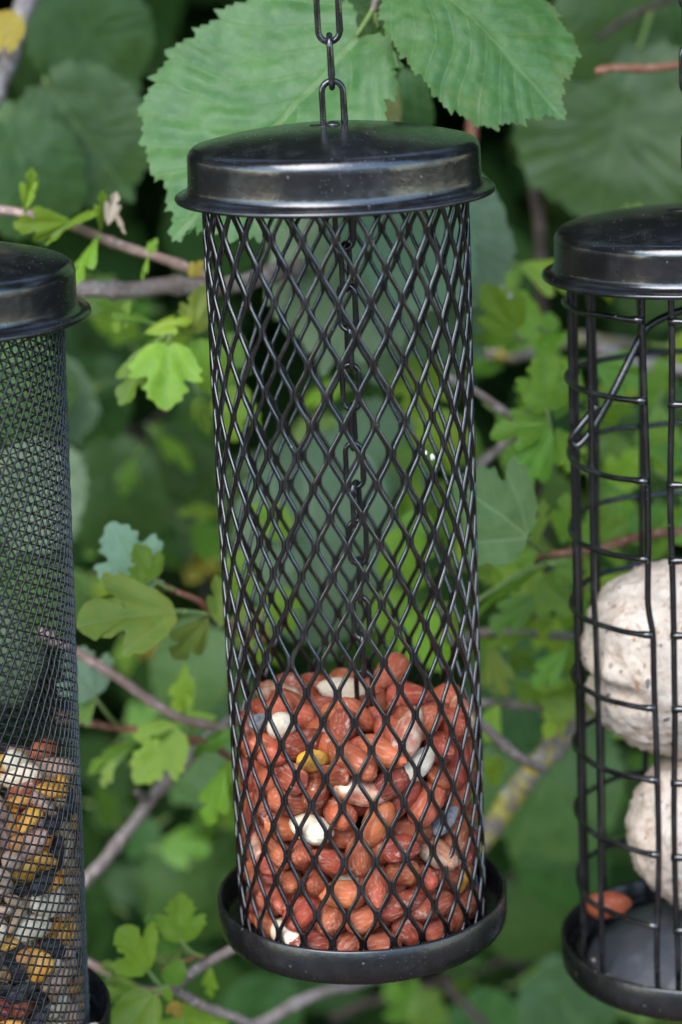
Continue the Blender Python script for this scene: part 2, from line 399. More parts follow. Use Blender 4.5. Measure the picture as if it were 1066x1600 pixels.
def leaf_mesh(name, kind, seed, hi=False, side=1.):
    rd = random.Random(seed)
    half = HAZEL if kind == 'hazel' else OVAL if kind == 'oval' else CURR[seed % 3]
    n = (150 if hi else 56) if kind == 'hazel' else 44
    rings = (26 if hi else 9) if kind == 'hazel' else 8
    asym = rd.uniform(-.12, .12)
    sides = []; smooth = []
    for sgn in (1, -1):
        hp = [(x + (rd.uniform(-.012, .012) if 0 < i < len(half) - 1 else 0), y * (1 + sgn * asym * .5) * rd.uniform(.95, 1.05) * (side if sgn > 0 else 1)) for i, (x, y) in enumerate(half)]
        P = dense(hp, n); Q = []; S_ = []
        for i, p in enumerate(P):
            a = P[max(0, i - 1)]; b = P[min(n, i + 1)]; t = (b - a).normalized(); nr = Vector((-t.y, t.x, 0))
            u = i / n; k = 0; S_.append(Vector((p.x, sgn * max(0, p.y), 0)))
            if kind == 'hazel' and .03 < u < .985:
                big = (u * 13 + .1 * sin(u * 40 + seed)) % 1; small = (u * 41) % 1
                k = (.034 * (big ** 1.5) + .018 * small) - .018
                p = p + t * (.010 * big)
            elif kind == 'currant': k = .006 * sin(u * 60 + seed)
            elif kind == 'oval': k = .006 * ((u * 16) % 1)
            q = p + nr * k
            Q.append(Vector((q.x, sgn * max(0, q.y), 0)))
        sides.append(Q); smooth.append(S_)
    out = sides[0] + sides[1][::-1][1:-1]; sm = smooth[0] + smooth[1][::-1][1:-1]
    m = len(out); c = Vector((.45, 0, 0))
    fold = rd.uniform(.05, .22); arch = rd.uniform(.15, .5); wob = rd.uniform(.01, .03); p1, p2 = rd.uniform(0, 6), rd.uniform(0, 6)
    def z(x, y):
        a = abs(y)
        h = fold * a - arch * .5 * (x - .35) ** 2 - .25 * a * a + wob * sin(5 * x + p1 + 3 * y) + wob * sin(7 * y + p2)
        if kind == 'hazel':
            f = ((x - .8 * a) * 8 + .2 * sin(9 * x + 5 * a) + .16 * sin(13 * a + 2)) % 1
            h += .0085 * (.5 - .5 * cos(2 * pi * f)) * min(1, a * 7) * (.7 + .6 * noise.noise(Vector((x * 5, y * 5, seed + 9)))) * (1 if hi else .8)
            h += .016 * noise.noise(Vector((x * 6, y * 6, seed))) + .006 * noise.noise(Vector((x * 17, y * 17, seed)))
        else:
            an = math.atan2(a, x + .015); h += -.02 * math.exp(-((an - .56) / .12) ** 2) * min(1, x * 3) + .02 * math.exp(-((an - .28) / .14) ** 2) * min(1, x * 3)
            h += .02 * noise.noise(Vector((x * 4, y * 4, seed)))
        return h
    V = [(c.x, 0, z(c.x, 0))]; UV = [(c.x, .5)]; RIM = [0]
    for k in range(1, rings + 1):
        f = (k / rings) ** (.85)
        for o, q in zip(out, sm):
            g_ = f ** 14; p = c + (q.lerp(o, g_) - c) * f; V.append((p.x, p.y, z(p.x, p.y))); UV.append((p.x, p.y + .5)); RIM.append(f)
    F = [(0, 1 + i, 1 + (i + 1) % m) for i in range(m)]
    for k in range(rings - 1):
        b = 1 + k * m
        for i in range(m):
            j = (i + 1) % m; F.append((b + i, b + m + i, b + m + j, b + j))
    me = mesh(name, V, F)
    uvl = me.uv_layers.new(name='leaf')
    loops = [0] * len(me.loops); me.loops.foreach_get('vertex_index', loops)
    flat = []
    for v in loops: flat.extend(UV[v])
    uvl.data.foreach_set('uv', flat)
    a = me.attributes.new('rim', 'FLOAT', 'POINT'); a.data.foreach_set('value', RIM)
    return me
LM = {'hazel': [leaf_mesh('hazel_leaf', 'hazel', i) for i in range(5)],
      'hazel_hi': [leaf_mesh('hazel_leaf_near', 'hazel', 20 + i, True, (.62, 1., 1.)[i]) for i in range(3)],
      'currant': [leaf_mesh('currant_leaf', 'currant', i) for i in range(9)],
      'oval': [leaf_mesh('oval_leaf', 'oval', i) for i in range(3)]}
RL = random.Random(77)
def place_leaf(parent, kind, b, t, mat, roll=None, width=1., var=None, pet=None, petmat='petiole', petr=.0006, tilt=None):
    """leaf from base point b to tip point t (world); pet: world point where its stalk starts"""
    X = t - b; L = X.length; X.normalize()
    if roll is None: roll = RL.uniform(-.5, .5)
    if tilt is None: tilt = RL.uniform(.1, .7)
    hint = (-FWD) * cos(tilt) + UPV * sin(tilt)
    N = (hint - X * hint.dot(X)).normalized()
    N = Matrix.Rotation(roll, 3, X) @ N
    Y = N.cross(X)
    lst = LM[kind]; me = lst[(RL.randrange(len(lst)) if var is None else var) % len(lst)]
    o = link('leaf', me, M[mat], parent)
    R = Matrix((X, Y, N)).transposed()
    mw = Matrix.Translation(b) @ R.to_4x4() @ Matrix.Diagonal((L, L * width, L, 1))
    o.matrix_basis = mw if parent is None else parent.matrix_basis.inverted() @ mw
    if pet is not None:
        mb = MB(); mid = (pet + b) * .5 + (N * .15 - Vector((0, 0, .12))) * (b - pet).length * .6
        bb = b + X * L * .03
        pts = spline([pet, mid, bb], 5)
        inv = mw.inverted()
        mb.tube([inv @ p for p in pts], petr / L, 6)
        # stalk kept round: undo the leaf's width scale
        me2 = mb.mesh('petiole')
        p = link('petiole', me2, M[petmat], o)
    return o
def twig(parent, pts, r0, r1, mat, name='twig', seed=0, knots=True):
    """pts world points; tapering, slightly knobbly twig"""
    P = spline(pts, 10); n = len(P); rs = []
    rd = random.Random(seed + n)
    for i, p in enumerate(P):
        u = i / (n - 1); r = r0 + (r1 - r0) * u
        r *= 1 + .10 * noise.noise(p * 180) + (.28 * max(0, sin(u * (n * .45) + seed)) ** 14 if knots else 0)
        rs.append(r)
        P[i] = p + Vector((noise.noise(p * 60 + Vector((9, 0, 0))), 0, noise.noise(p * 60))) * r0 * .5
    mb = MB(); o = parent.matrix_basis.inverted() if parent else Matrix()
    mb.tube([o @ p for p in P], rs, 9)
    return mb.build(name, M[mat], parent)

SIM_C = 'r255,184,127,-268,107,-87;h55,222,47,293,-3,40;h-152,276,49,-285,-4,55;w-312,44,70,39,-16,-160;w-289,-129,69,-39,-308,-120;h244,152,47,-21,310,-14;w-57,227,152,-186,-14,-110;r-207,-110,71,197,-8,-236;w-274,145,69,-196,7,-243;r-278,-147,161,-40,-22,205;P-225,-215,69,38,2,198;w48,-312,69,-118,313,9;w215,-230,69,118,-7,63;r305,-77,74,-196,-39,-191;w302,14,69,-118,-7,-54;w45,313,92,101,-127,3;l-51,305,66,-116,15,60;l26,-229,63,-39,309,-44;w-154,-183,92,73,-37,-143;w-45,-297,69,118,-7,93;r148,-202,127,118,113,2;w205,-96,69,-118,7,-280;w204,242,69,-39,7,240;r-101,217,70,38,-306,-72;w-211,219,83,-55,-57,241;h-294,-39,47,21,314,-10;r258,-28,130,237,-63,29;l214,69,70,-178,26,25;r120,287,77,108,-109,62;h-145,284,108,-50,24,-268;w-172,138,69,-196,-7,46;l-139,-272,63,-39,-5,-302;r6,-315,156,113,-30,14;h189,158,104,-54,30,-119;w5,244,99,-293,-61,-41;l-169,239,158,132,13,-147;l-240,63,86,-203,81,156;r-257,-55,120,-250,41,120;r-96,-293,148,67,32,164;r267,-154,77,200,-108,-37;w-198,-104,168,128,-276,12;w-90,-212,184,-273,191,1;r135,-284,99,-204,93,34;r206,-150,149,-92,-50,-94;w300,99,107,114,54,183;w192,246,165,124,47,278;r-21,313,156,-51,-88,20;w-13,-227,148,29,11,120;w66,-232,151,-201,-15,152;w214,-71,190,-195,-14,-71;r223,106,151,171,27,71;w104,206,124,-73,275,-112;r-292,102,154,-75,24,-79;w-281,10,172,48,-54,-34;r297,105,215,-198,-100,-119;l111,285,186,-4,257,-110;w-98,299,199,283,-59,19;w-185,129,160,208,-15,-49;h-328,-46,112,-188,-10,-139;h-228,-201,162,90,54,80;w-51,-312,236,118,5,292;w172,161,189,-43,18,-268;h128,297,255,-83,-19,-38;l-180,265,243,-117,-22,59;w-246,195,173,-174,-67,57;r-303,63,241,168,17,29;r-177,-257,155,-236,-75,-7;l206,-243,158,-95,3,-242;K299,-101,171,-195,23,-184;l-47,235,242,-34,-12,-226;w-210,65,207,120,271,-2;w-296,-68,210,300,-26,-53;l-147,-162,186,-18,301,68;P-21,-246,230,47,48,-45;w254,-187,225,-283,57,85;h303,33,178,4,-12,-247;w252,190,237,-196,8,-92;w39,291,223,207,52,-163;h-259,-150,233,35,23,24;w-208,-223,242,208,-14,-143;l111,-300,191,116,-19,40;w179,-238,241,-103,-27,-115;h-126,219,212,-50,-310,58;w-229,16,275,145,-58,195;h81,-237,228,41,-29,24;l204,-142,268,68,-20,-243;w233,60,235,-32,-36,200;h169,225,244,-307,19,117;l-309,82,330,-43,-273,136;r-215,-79,272,-11,275,144;w-135,-273,254,221,-52,-174;w304,1,247,-258,-13,68;r114,226,307,243,4,-173;w-26,315,293,-115,39,-301;h-234,128,224,60,14,-275;l-319,-6,294,95,-164,-60;H-297,-93,303,-211,-13,158;l-88,-293,334,156,-265,38;w40,-299,261,208,51,-150;l306,-91,269,28,-42,126;w-125,290,328,-270,40,49;h-216,240,310,-78,268,71;h-249,-158,287,-86,308,52;h59,-217,292,-254,-63,4;r122,-284,288,185,15,245;w231,-48,294,-79,-54,257;r300,70,313,-69,280,-4;w204,241,319,121,87,247;w-253,-17,356,66,-284,-116;w-155,-157,274,214,-11,-116;w-94,-211,319,108,102,-80;H216,-221,324,-56,-39,263;w277,-152,322,-115,58,-203;w193,153,292,33,57,-224;w64,295,322,-166,14,84;l-36,243,328,108,-27,-8;w-259,162,275,113,77,198;w-11,-226,321,59,-247,-143;h238,-8,363,19,-304,-72;r212,87,339,10,-276,23;l-161,204,281,-258,-18,67;l-311,-69,412,131,-106,-129;h-181,-159,341,298,-17,-41;h243,20,305,86,-49,-8;h143,187,362,-284,3,24;w141,280,380,110,-290,-21;h-86,216,362,62,-41,-28;w-241,85,367,-133,15,-138;l-253,-197,341,-122,-58,227;r-3,-315,354,-134,-168,-63;h118,-308,374,121,2,36;w49,218,388,91,35,23;r-54,304,388,-27,35,-102;w-246,-103,390,57,-220,-193;w-171,-250,337,-71,54,150;r62,-263,359,-1,-260,182;r206,-109,350,-159,277,-30;l319,-30,349,-195,-40,-168;h-299,117,400,-68,10,133;w-211,-218,416,-18,22,24;r-55,-253,400,-55,7,266;G255,-184,405,46,-44,84;r289,40,402,-255,-22,35;l275,164,323,203,-58,205;l128,204,431,43,0,-243;h-240,179,357,200,-16,-101;P-138,-281,433,-24,-305,-57;w143,-238,397,21,-303,4;w289,-109,432,-117,-110,-35;w223,201,418,84,41,-260;l43,315,405,77,50,296;l-184,205,366,-184,34,-136;w-303,6,444,-233,10,-76;w312,-24,456,-68,72,-204;l268,137,411,-100,254,4;h176,132,458,-5,-313,133;w-18,241,461,-66,-129,-96;w-245,199,442,274,15,86;l-225,61,455,18,16,-308;w-275,-153,456,55,-76,199;w-55,-298,487,25,-2,195;w202,-242,487,-127,-79,80;w125,290,482,38,-274,-42;h-142,276,412,-34,-40,292;l-191,148,437,-80,14,74;w-189,-151,501,-185,-26,34;w55,-311,458,110,201,8;w165,-151,419,91,21,-116;w290,85,490,-257,-52,25;l-297,108,479,224,-16,104;w-313,-35,526,30,-266,-136;r-198,-237,508,-92,24,43;r14,-245,498,18,-29,22;w152,-170,512,-80,43,-170;l257,15,498,-126,216,29;w258,159,502,61,30,-308;l4,312,505,296,89,-64;w-84,304,481,39,310,26;w-111,-193,471,14,290,92;l163,9,515,-38,53,-51;r-37,-191,543,-103,53,-307;H8,-314,556,37,23,-10;l115,-251,496,-94,-76,-13;w245,-60,515,-243,26,-80;w204,224,510,-244,-54,49;r64,227,483,-121,-45,-201;w-94,215,445,-3,-293,173;w-237,3,512,134,-39,242;l-2,157,508,-89,38,-195;w228,-147,486,-146,54,187;l319,-28,556,114,-42,153;l103,159,516,-50,46,19;w66,296,563,-97,-43,96;h-169,257,464,-17,-63,154;w-200,116,525,88,3,-254;w-238,-89,541,35,51,-270;w-148,-95,572,248,75,33;r96,-298,574,-36,252,28;w-155,-14,544,56,120,26;l164,156,575,-24,280,-154;w108,280,651,153,-10,71;w-168,201,505,17,306,-1;r-254,177,549,-108,-42,283;l-270,-170,551,-185,-60,201;w-123,-270,539,137,2,-176;w69,-132,556,146,10,-280;l296,-121,562,-189,-122,113;l186,81,514,-266,24,-52;w9,78,549,-83,-44,133;l-65,89,534,221,43,-179;l-197,253,584,-37,249,67;w-294,-74,612,255,19,82;l-221,-93,637,-113,26,-188;r-118,-175,576,125,-19,-164;w102,-213,577,178,-72,-71;r206,-110,574,92,-80,21;r305,74,598,-21,192,202;r153,263,570,268,5,123;r-68,192,538,-153,-13,-224;l-133,87,565,6,-75,147;r-23,-68,512,66,47,293;w77,-8,516,-296,79,-88;h-194,-267,592,195,-28,246;h-53,-259,577,-6,-190,118;l100,-84,646,-90,-24,178;r130,-62,566,-96,35,292;l212,4,581,44,2,100;w73,209,582,114,-1,6;l-123,262,563,165,20,164;r-166,178,595,-20,14,-68;w-312,16,634,-15,120,-56;l-41,1,543,22,-24,-5;w36,-63,595,76,-60,-148;w-13,167,604,-46,-18,148;l40,-170,633,-143,6,10;r262,-53,620,-139,-194,78;r237,116,580,45,209,119;w231,197,611,-78,-56,-270;h-22,254,553,-76,-32,-30;h-244,195,623,13,-5,-197;h-232,-18,591,-74,247,33;r-197,-185,590,194,-47,153;r19,-240,601,-219,48,15;r-32,-114,596,172,-27,187;w95,82,568,-222,-21,97;l-208,47,585,167,-212,0;h172,63,599,-172,-12,24;w142,193,651,-143,-7,-206;l-61,294,590,-50,67,182;w-289,74,560,152,-11,11;r-240,-6,688,98,77,267;l-159,-206,669,-303,0,68;r-58,-206,641,-229,25,-88;h251,-203,553,-70,-277,89;r175,-67,663,65,-273,-80;w126,5,622,-154,239,10;l-103,35,607,-125,-291,23;r-110,-114,655,47,48,-157;w-88,193,639,106,19,140;l-204,115,624,117,263,-4;l-263,-183,645,39,2,-98;h-64,-312,604,-138,-29,-79;l72,-287,668,56,12,-70;l168,-175,603,197,58,-81;l233,24,661,42,3,77;r282,138,667,280,-42,-122;l12,299,623,133,41,212;l-9,81,646,23,235,11;r-89,-44,603,127,-262,-47;w1,-40,692,107,71,-1;P-217,-165,711,119,-43,-151;K-130,-267,644,51,-254,109;P177,-260,615,116,-45,66;w242,-184,637,26,-10,-129;H319,6,658,-47,-268,-145;l178,117,664,19,0,-264;r43,201,674,-212,19,208;H-232,173,688,274,13,-34;w-290,106,652,-192,3,-146;l-47,5,653,-144,83,-21;r-34,-131,692,211,19,-175;l61,128,630,54,-105,-101;l116,-186,683,-98,-26,155;w199,-193,713,42,72,-284;r284,-123,686,217,14,222;w116,236,730,-66,22,-208;P-30,146,698,9,-287,2;w-184,231,683,-44,30,-51;G-279,-94,704,88,-1,90;H152,-270,711,-279,-75,109;l-9,-305,653,49,-37,249;l-156,-42,672,0,232,-143;w42,24,629,20,-124,-9;w-101,85,671,44,-8,1;w160,42,715,-286,24,49;l-34,289,687,50,-26,-108;r-117,284,665,58,-29,280;l-190,56,686,238,32,-76'
SIM_L = 'm300,-1,44,-211,7,-224;m301,-161,43,42,-112,-203;w244,90,60,118,307,22;t91,-261,36,-37,5,217;s200,-225,39,-28,-4,251;s334,-50,39,-28,-4,138;c-165,-277,46,-25,23,-77;m4,-341,42,-278,-14,124;c159,-283,43,22,309,45;s232,-160,40,-32,-6,49;s327,56,39,28,-3,-111;h-62,-337,66,135,-44,-16;w83,-311,78,-13,192,129;c202,-245,79,-5,2,-46;c302,-104,59,-246,-58,-9;m285,-48,43,114,-114,184;t-186,-210,36,199,5,-190;s-88,-279,45,78,-9,248;s167,-293,96,-27,55,-266;b264,-204,47,281,38,68;w-122,-296,109,-64,68,308;s281,34,61,-106,-78,68;c-198,-263,114,75,-217,-79;c338,54,103,-125,-108,161;w279,-151,104,-75,280,66;b267,-203,148,-40,281,122;s254,-69,83,312,12,113;s324,120,78,98,148,151;m25,-339,84,74,88,214;s110,-248,102,77,-10,292;h248,89,121,20,-308,47;t-21,-308,36,-116,-5,-217;w306,-62,132,58,300,-79;c-49,-338,152,130,-72,-8;t-219,-202,36,-37,-5,-150;s8,-297,65,-290,56,20;c223,-227,118,-37,-29,-171;b336,-25,83,-45,-10,144;m-204,-273,179,268,35,120;b337,-1,140,241,183,-22;t60,-258,56,40,-84,128;s273,-4,101,129,34,36;c177,-279,192,59,-53,-248;s249,-232,181,-58,246,78;c318,65,163,-8,67,-292;t-158,-238,102,111,88,-164;c60,-327,159,226,-23,24;t1,-349,117,42,-47,1;h0,-289,116,-18,16,45;m249,-96,125,-44,-21,-289;t297,9,159,-186,-81,123;b-115,-319,184,141,-41,-26;m-59,-291,84,-15,27,-160;s154,-309,138,132,268,50;w298,-131,191,276,-27,112;m239,-179,191,-46,15,114;t-193,-218,69,198,0,-195;s57,-336,240,-77,-258,11;s148,-229,133,184,8,238;s-64,-340,223,131,26,-18;t174,-204,107,-235,15,-218;w315,76,236,198,-23,-125;s-153,-268,150,205,12,79;m68,-268,141,-103,285,-80;c311,-40,191,50,304,-13;s258,-205,248,225,-56,-173;b124,-277,147,231,-7,67;h201,-192,164,41,38,93;m341,19,195,-63,-27,-271;t72,-341,285,-25,152,-137;t342,62,380,222,-76,-172;m269,28,138,296,-46,116;t-132,-320,264,224,69,-68;w203,-232,234,-16,30,160;s264,67,170,-38,281,-124;c-26,-268,154,-38,18,89;t341,-64,304,129,-115,204;b-174,-288,319,70,-125,272;t-215,-178,122,-92,246,-108;c116,-243,182,90,30,-296;w126,-298,265,-213,33,35;t8,-312,156,-177,37,123;s111,-305,197,303,69,-64;s332,-6,246,59,-116,6;s247,111,195,-27,20,194;c-23,-317,271,-158,-62,-162;c-68,-294,213,149,110,-59;w32,-291,202,32,-274,90;t295,-185,241,-37,-196,97;h343,-2,351,136,-105,160;w301,-122,276,-38,-36,115;m280,3,209,-163,75,115;s-183,-256,221,82,4,-277;s13,-345,317,183,76,8;c-147,-289,213,280,-83,-35;m225,-156,229,16,-304,-7;s313,-47,245,-93,-48,-54;s138,-316,329,-166,-16,-274;b55,-292,298,-252,-16,-162;h228,-186,288,246,35,144;c-179,-273,266,-39,-20,251;s219,-267,298,-172,-18,69;s302,-165,389,-118,-253,93;b157,-233,290,-54,-42,267;w-79,-314,307,-155,-141,23;s119,-319,378,79,-301,39;s324,25,298,-122,-28,91;c5,-326,390,29,77,-24;s267,-14,260,35,-285,77;m-169,-295,375,12,185,184;m299,0,379,39,25,-42;t18,-307,272,-31,90,112;t273,-195,280,114,25,184;c255,-214,362,203,-229,11;t261,45,220,-119,32,255;c-190,-193,307,226,32,57;m-71,-256,263,102,-97,66;b312,-106,343,30,-6,-284;b297,67,387,-32,24,-154;m-135,-311,343,301,5,-33;c306,113,308,-120,285,-35;c-213,-257,394,-213,-95,16;c327,-57,390,23,171,86;m-39,-263,297,95,-74,33;s204,-248,342,-72,-73,-92;s272,-57,293,-93,-300,72;c77,-250,377,-190,-49,-196;m162,-272,350,-99,-82,-36;c291,-31,336,265,2,-152;s-153,-223,299,-74,50,74;m-47,-339,370,139,216,6;t-114,-276,270,-239,-54,99;s17,-292,319,45,-68,-102;b288,-165,329,74,30,-301;b96,-243,306,-287,16,-102;m227,-253,400,245,-80,66;b-123,-262,317,149,-5,-201;s71,-310,345,73,35,121;m244,-119,306,-43,-36,-4;h263,62,305,53,-304,-10;t158,-269,309,-244,10,8;m228,-158,329,-149,62,174;t-58,-309,392,-205,-24,2;b261,-142,368,-246,31,148;s302,80,340,-133,-299,-32;s121,-256,346,-224,-6,134;c299,-114,405,92,-38,-284;m-214,-210,365,62,-238,21;s-112,-295,375,293,50,91;b132,-229,407,-101,-88,-279;b-159,-242,357,15,-280,79;m308,32,344,96,-297,-56;t-74,-263,383,-1,262,-173;t228,-174,391,18,-89,215;m265,-71,378,274,56,80;c-172,-207,397,-33,90,66;t-80,-249,307,249,-61,108;s135,-284,405,-13,-69,-52;t60,-318,390,-72,17,113;c163,-239,443,22,-309,294;h316,-71,462,277,75,220;w10,-325,460,39,-306,321;c105,-304,443,22,5,308;c291,-142,443,22,-5,428;c-89,-330,468,155,-192,310;w151,-272,499,23,-10,152;m92,-258,472,60,-14,500;c309,93,446,-25,23,163;c-150,-286,456,-5,68,-43;b91,-316,492,-213,8,147;m202,-188,442,-278,9,403;t346,42,437,-277,24,172;t-196,-288,436,37,5,-57;w243,-216,481,38,23,81;t279,30,436,199,5,50;w-62,-265,461,-197,-19,343;s217,-258,540,98,81,415;c-67,-303,532,49,-15,409;c324,60,514,75,-217,161;m339,30,477,36,23,139;m-183,-247,443,36,-111,249;m-39,-339,511,-30,-77,286;s326,3,538,-121,-78,357;m-210,-268,520,67,-109,130;t-196,-209,446,137,226,335;c179,-196,533,-140,-226,200;m340,-10,444,72,-199,306;b267,-210,547,-116,-70,393;s-177,-221,481,1,16,99;b52,-269,499,-93,102,365;w294,-133,524,-292,-24,125;h296,-40,487,100,-20,414;m50,-338,518,207,14,38;s246,-133,473,17,-9,376;t299,1,436,-37,-5,90;m-105,-324,573,-180,-18,95;m335,64,579,268,35,360;w-144,-278,530,1,-273,171;c102,-303,544,299,26,234;s335,-58,550,68,-261,138;s51,-306,563,112,-32,506;t277,69,502,111,88,76;w103,-309,619,-194,35,36;c5,-314,537,-116,40,195;h157,-263,564,-33,-295,238;m237,-109,508,-157,-40,388;c-46,-339,592,135,56,-14;s-183,-195,513,-7,-36,434;h231,-162,540,83,73,404;c-213,-247,575,12,-81,312;s338,-71,663,127,79,448;t289,30,469,198,0,45;t210,-278,591,-39,-49,376;m-96,-245,555,23,-103,290;m340,-19,578,-41,87,454;h-131,-316,647,-66,167,70;t337,22,587,-22,55,291;c-42,-282,575,-251,10,310;s294,94,550,205,12,319;s297,-90,669,-2,108,432;w162,-232,616,238,33,201;m255,-75,537,-207,-20,119;c17,-329,620,117,-57,276;m48,-338,667,-28,-306,214;s283,-198,611,129,-33,97;m290,-45,545,-121,0,107;w-55,-319,688,-96,128,11;s224,-229,600,61,-61,507;b323,95,719,70,-125,512;c-207,-239,627,-2,67,90;c28,-265,605,-284,-40,315;b326,-58,602,-75,46,306;t279,-14,522,-92,246,132;m182,-228,680,21,-220,316;c36,-292,673,-166,42,344;c231,-163,614,4,34,-2;w314,1,640,-304,94,307;c140,-308,735,-134,-18,62;s-173,-275,604,50,-232,95;c301,-125,592,273,-35,127;c337,22,722,-182,30,183;s-129,-321,732,128,-38,-36;w-101,-252,618,22,-28,134;c238,-225,660,-71,-245,275;s308,65,621,82,4,-37;b172,-293,672,126,65,55;s318,-132,671,-140,-181,386;c304,114,613,280,-83,205;b205,-271,713,133,48,75;t-44,-286,619,-239,15,28;c-210,-178,632,-259,-64,336;m51,-337,767,-60,134,-1;c316,81,666,-39,-20,491;c267,-55,632,82,293,250;h-176,-280,691,-161,-117,330;c264,-174,665,64,45,263;s316,-137,775,-131,-11,124;s-111,325,789,-118,-253,333;t-155,-287,753,125,-24,369;m-157,-220,640,-242,75,134;t127,-289,667,84,-33,432;m251,-110,629,-74,-233,167;s128,316,778,79,-301,279;m222,-259,760,76,-125,164;c281,-135,711,58,-95,528;m3,-341,761,-259,-6,429;c217,244,790,29,77,216;c-201,-258,758,48,-71,380;m-111,-263,805,-13,59,272;m324,103,775,12,185,424;b-196,-229,678,-23,282,214;t145,-249,671,-8,-48,553;s303,-56,786,238,12,320;s-74,225,779,-109,18,112;h38,317,818,-183,92,81;c-43,330,762,203,-229,251;w-206,-179,729,34,-10,362;b86,-323,694,34,94,52;w236,-204,731,131,-54,-6;c271,14,707,226,32,297;s202,169,819,39,14,533;h162,-267,785,-43,127,74;w-145,-205,784,150,47,476;s19,-318,727,8,-7,552;b111,-265,699,196,-62,48;b328,-84,732,-104,26,443;b-34,-338,803,124,-5,-3;b-128,-312,786,48,-24,-48;m6,-341,689,11,-138,-56;s-212,-266,882,258,18,244;c330,46,794,-213,-95,255;c-203,263,790,23,171,326;c-102,-262,712,240,-6,394;h290,-131,831,-83,-310,195;c112,236,777,-190,-49,44;b-95,-282,756,40,270,250;w82,-283,761,79,86,282;s256,-46,692,-16,-39,335;s264,61,699,-74,50,314;m264,219,770,139,216,246;h134,-313,831,-93,118,401;s-39,-310,758,2,-302,78;s230,-122,705,219,20,101;t-167,183,780,-130,-36,494;h-69,-314,840,-63,-47,-31;s339,-20,779,54,113,472;t169,-244,712,11,53,365;m318,-32,710,53,57,379;w-6,253,757,-150,-51,129;t244,-66,799,-30,-282,233;m4,340,800,245,-80,306;b267,110,717,149,-5,39;b-23,-285,799,-67,-20,28;c251,-210,809,44,253,79;s125,283,827,-48,-39,368;w189,176,757,-237,23,407;m-207,-228,794,-108,-307,244;s35,-236,758,-91,48,102;c211,-115,826,30,-27,419;c274,-49,740,-41,58,412;t251,188,792,-205,-24,242;b-97,281,768,-246,31,388;m20,-341,824,-111,17,314;w-163,-278,836,90,-254,268;c89,-220,800,-182,-191,274;w253,-124,772,-15,50,182;w285,113,831,92,-11,1;c-144,286,805,92,-38,-44;c-187,-184,839,118,-14,483;t324,-92,811,-241,45,242;m25,-221,798,-109,-8,27;s31,-288,810,109,58,449;c189,-147,767,63,-116,-17;m300,11,765,62,-238,261;s282,142,775,293,50,331;b57,258,807,-101,-88,-39;c-215,-108,818,24,-31,190;c303,-52,833,-24,-310,271;m-17,-224,866,313,55,306;m217,-57,760,47,8,481;b281,71,757,15,-280,319;m46,220,772,-40,42,302;m-187,-124,766,53,-234,211;s-83,-208,781,-92,-165,111;m78,-261,828,63,119,449;t233,144,783,-1,262,67;c218,99,768,-46,-93,536;h-28,271,830,41,-11,165;s-198,133,789,-63,-302,161;s-42,-236,797,239,17,67;t135,-231,731,48,-222,45;c237,-3,806,-18,-96,103;w247,192,863,-12,-22,443;c-103,218,821,-4,-285,347;c-72,-250,845,3,-6,335;t-51,282,791,18,-89,455;m-148,231,778,274,56,320;w-130,-222,900,-6,307,223;m1,-248,832,-226,15,449;t196,-192,798,-220,-103,267;c267,36,797,-33,90,306;c124,202,810,239,-30,298;m-84,288,821,111,-191,192;w-184,158,843,129,31,79;b-170,234,829,-97,175,153;m-112,-194,843,-146,-23,374;s64,-318,825,-34,80,510;s137,-197,794,60,245,149;h174,255,837,-22,-275,85;s170,137,813,-129,-11,227;s93,300,805,-13,-69,188;m-128,185,773,-83,287,286;m196,-236,790,-104,-36,54;t170,275,790,-72,17,353;w150,-216,858,-54,-41,207;s-108,-31,872,284,349,363;t-215,42,811,597,282,502;c-102,-122,811,91,556,234;c5,-28,858,355,181,19;b-211,37,873,233,473,256;c-174,-91,869,58,82,130;b-208,89,867,253,500,344;c-140,92,871,409,557,514;c-109,-201,853,196,325,343;b-42,-61,865,344,171,38;w212,-14,821,40,538,12;w-129,77,794,369,27,431;s97,-90,835,599,186,46;c175,35,877,175,158,414;s-122,193,876,538,227,276;t-103,-130,851,62,584,487;b-80,-89,811,181,587,313;m170,12,879,189,226,354;s-56,-62,832,408,212,424;w196,27,876,13,221,377;c-101,-75,823,188,221,357;b-90,88,863,583,410,79;s-93,-134,811,112,261,419;s-32,66,851,135,486,576;c-3,-65,870,271,135,73;b61,156,865,345,518,204;t180,107,821,78,175,476;m-68,99,816,341,21,248;b-102,15,869,592,261,570;b39,218,831,452,449,578;b130,-109,796,353,172,486;b40,-28,836,119,530,258;w-51,6,805,180,398,315;t137,-56,800,75,583,325;c192,78,808,321,490,103;b180,-97,802,552,293,343;c6,-145,814,316,254,284;w203,2,860,28,30,290;t-10,-41,835,190,189,211;s-158,-95,814,593,257,77;b-2,-13,797,107,224,363;b-148,139,794,532,32,376;b-79,184,828,11,131,162;c57,-167,828,528,562,225;s55,-211,801,414,563,439;m-208,-40,850,440,338,62'
# ------------------------------------------------------------------ feeders
def rel(C, lean, H):
    """base point of a hanging feeder whose lid flange centre (camera-relative) is C"""
    return CAM + Vector((C[0] + sin(lean) * H, C[1], C[2] + cos(lean) * H))
CEN = ((-.0017, .6756, -.0945), -.03797, -.2258)
LEF = ((-.1153, .6562, -.1258), -.0043, -.2248)
RIG = ((.1073, .7273, -.1259), -.0471, -.2337)

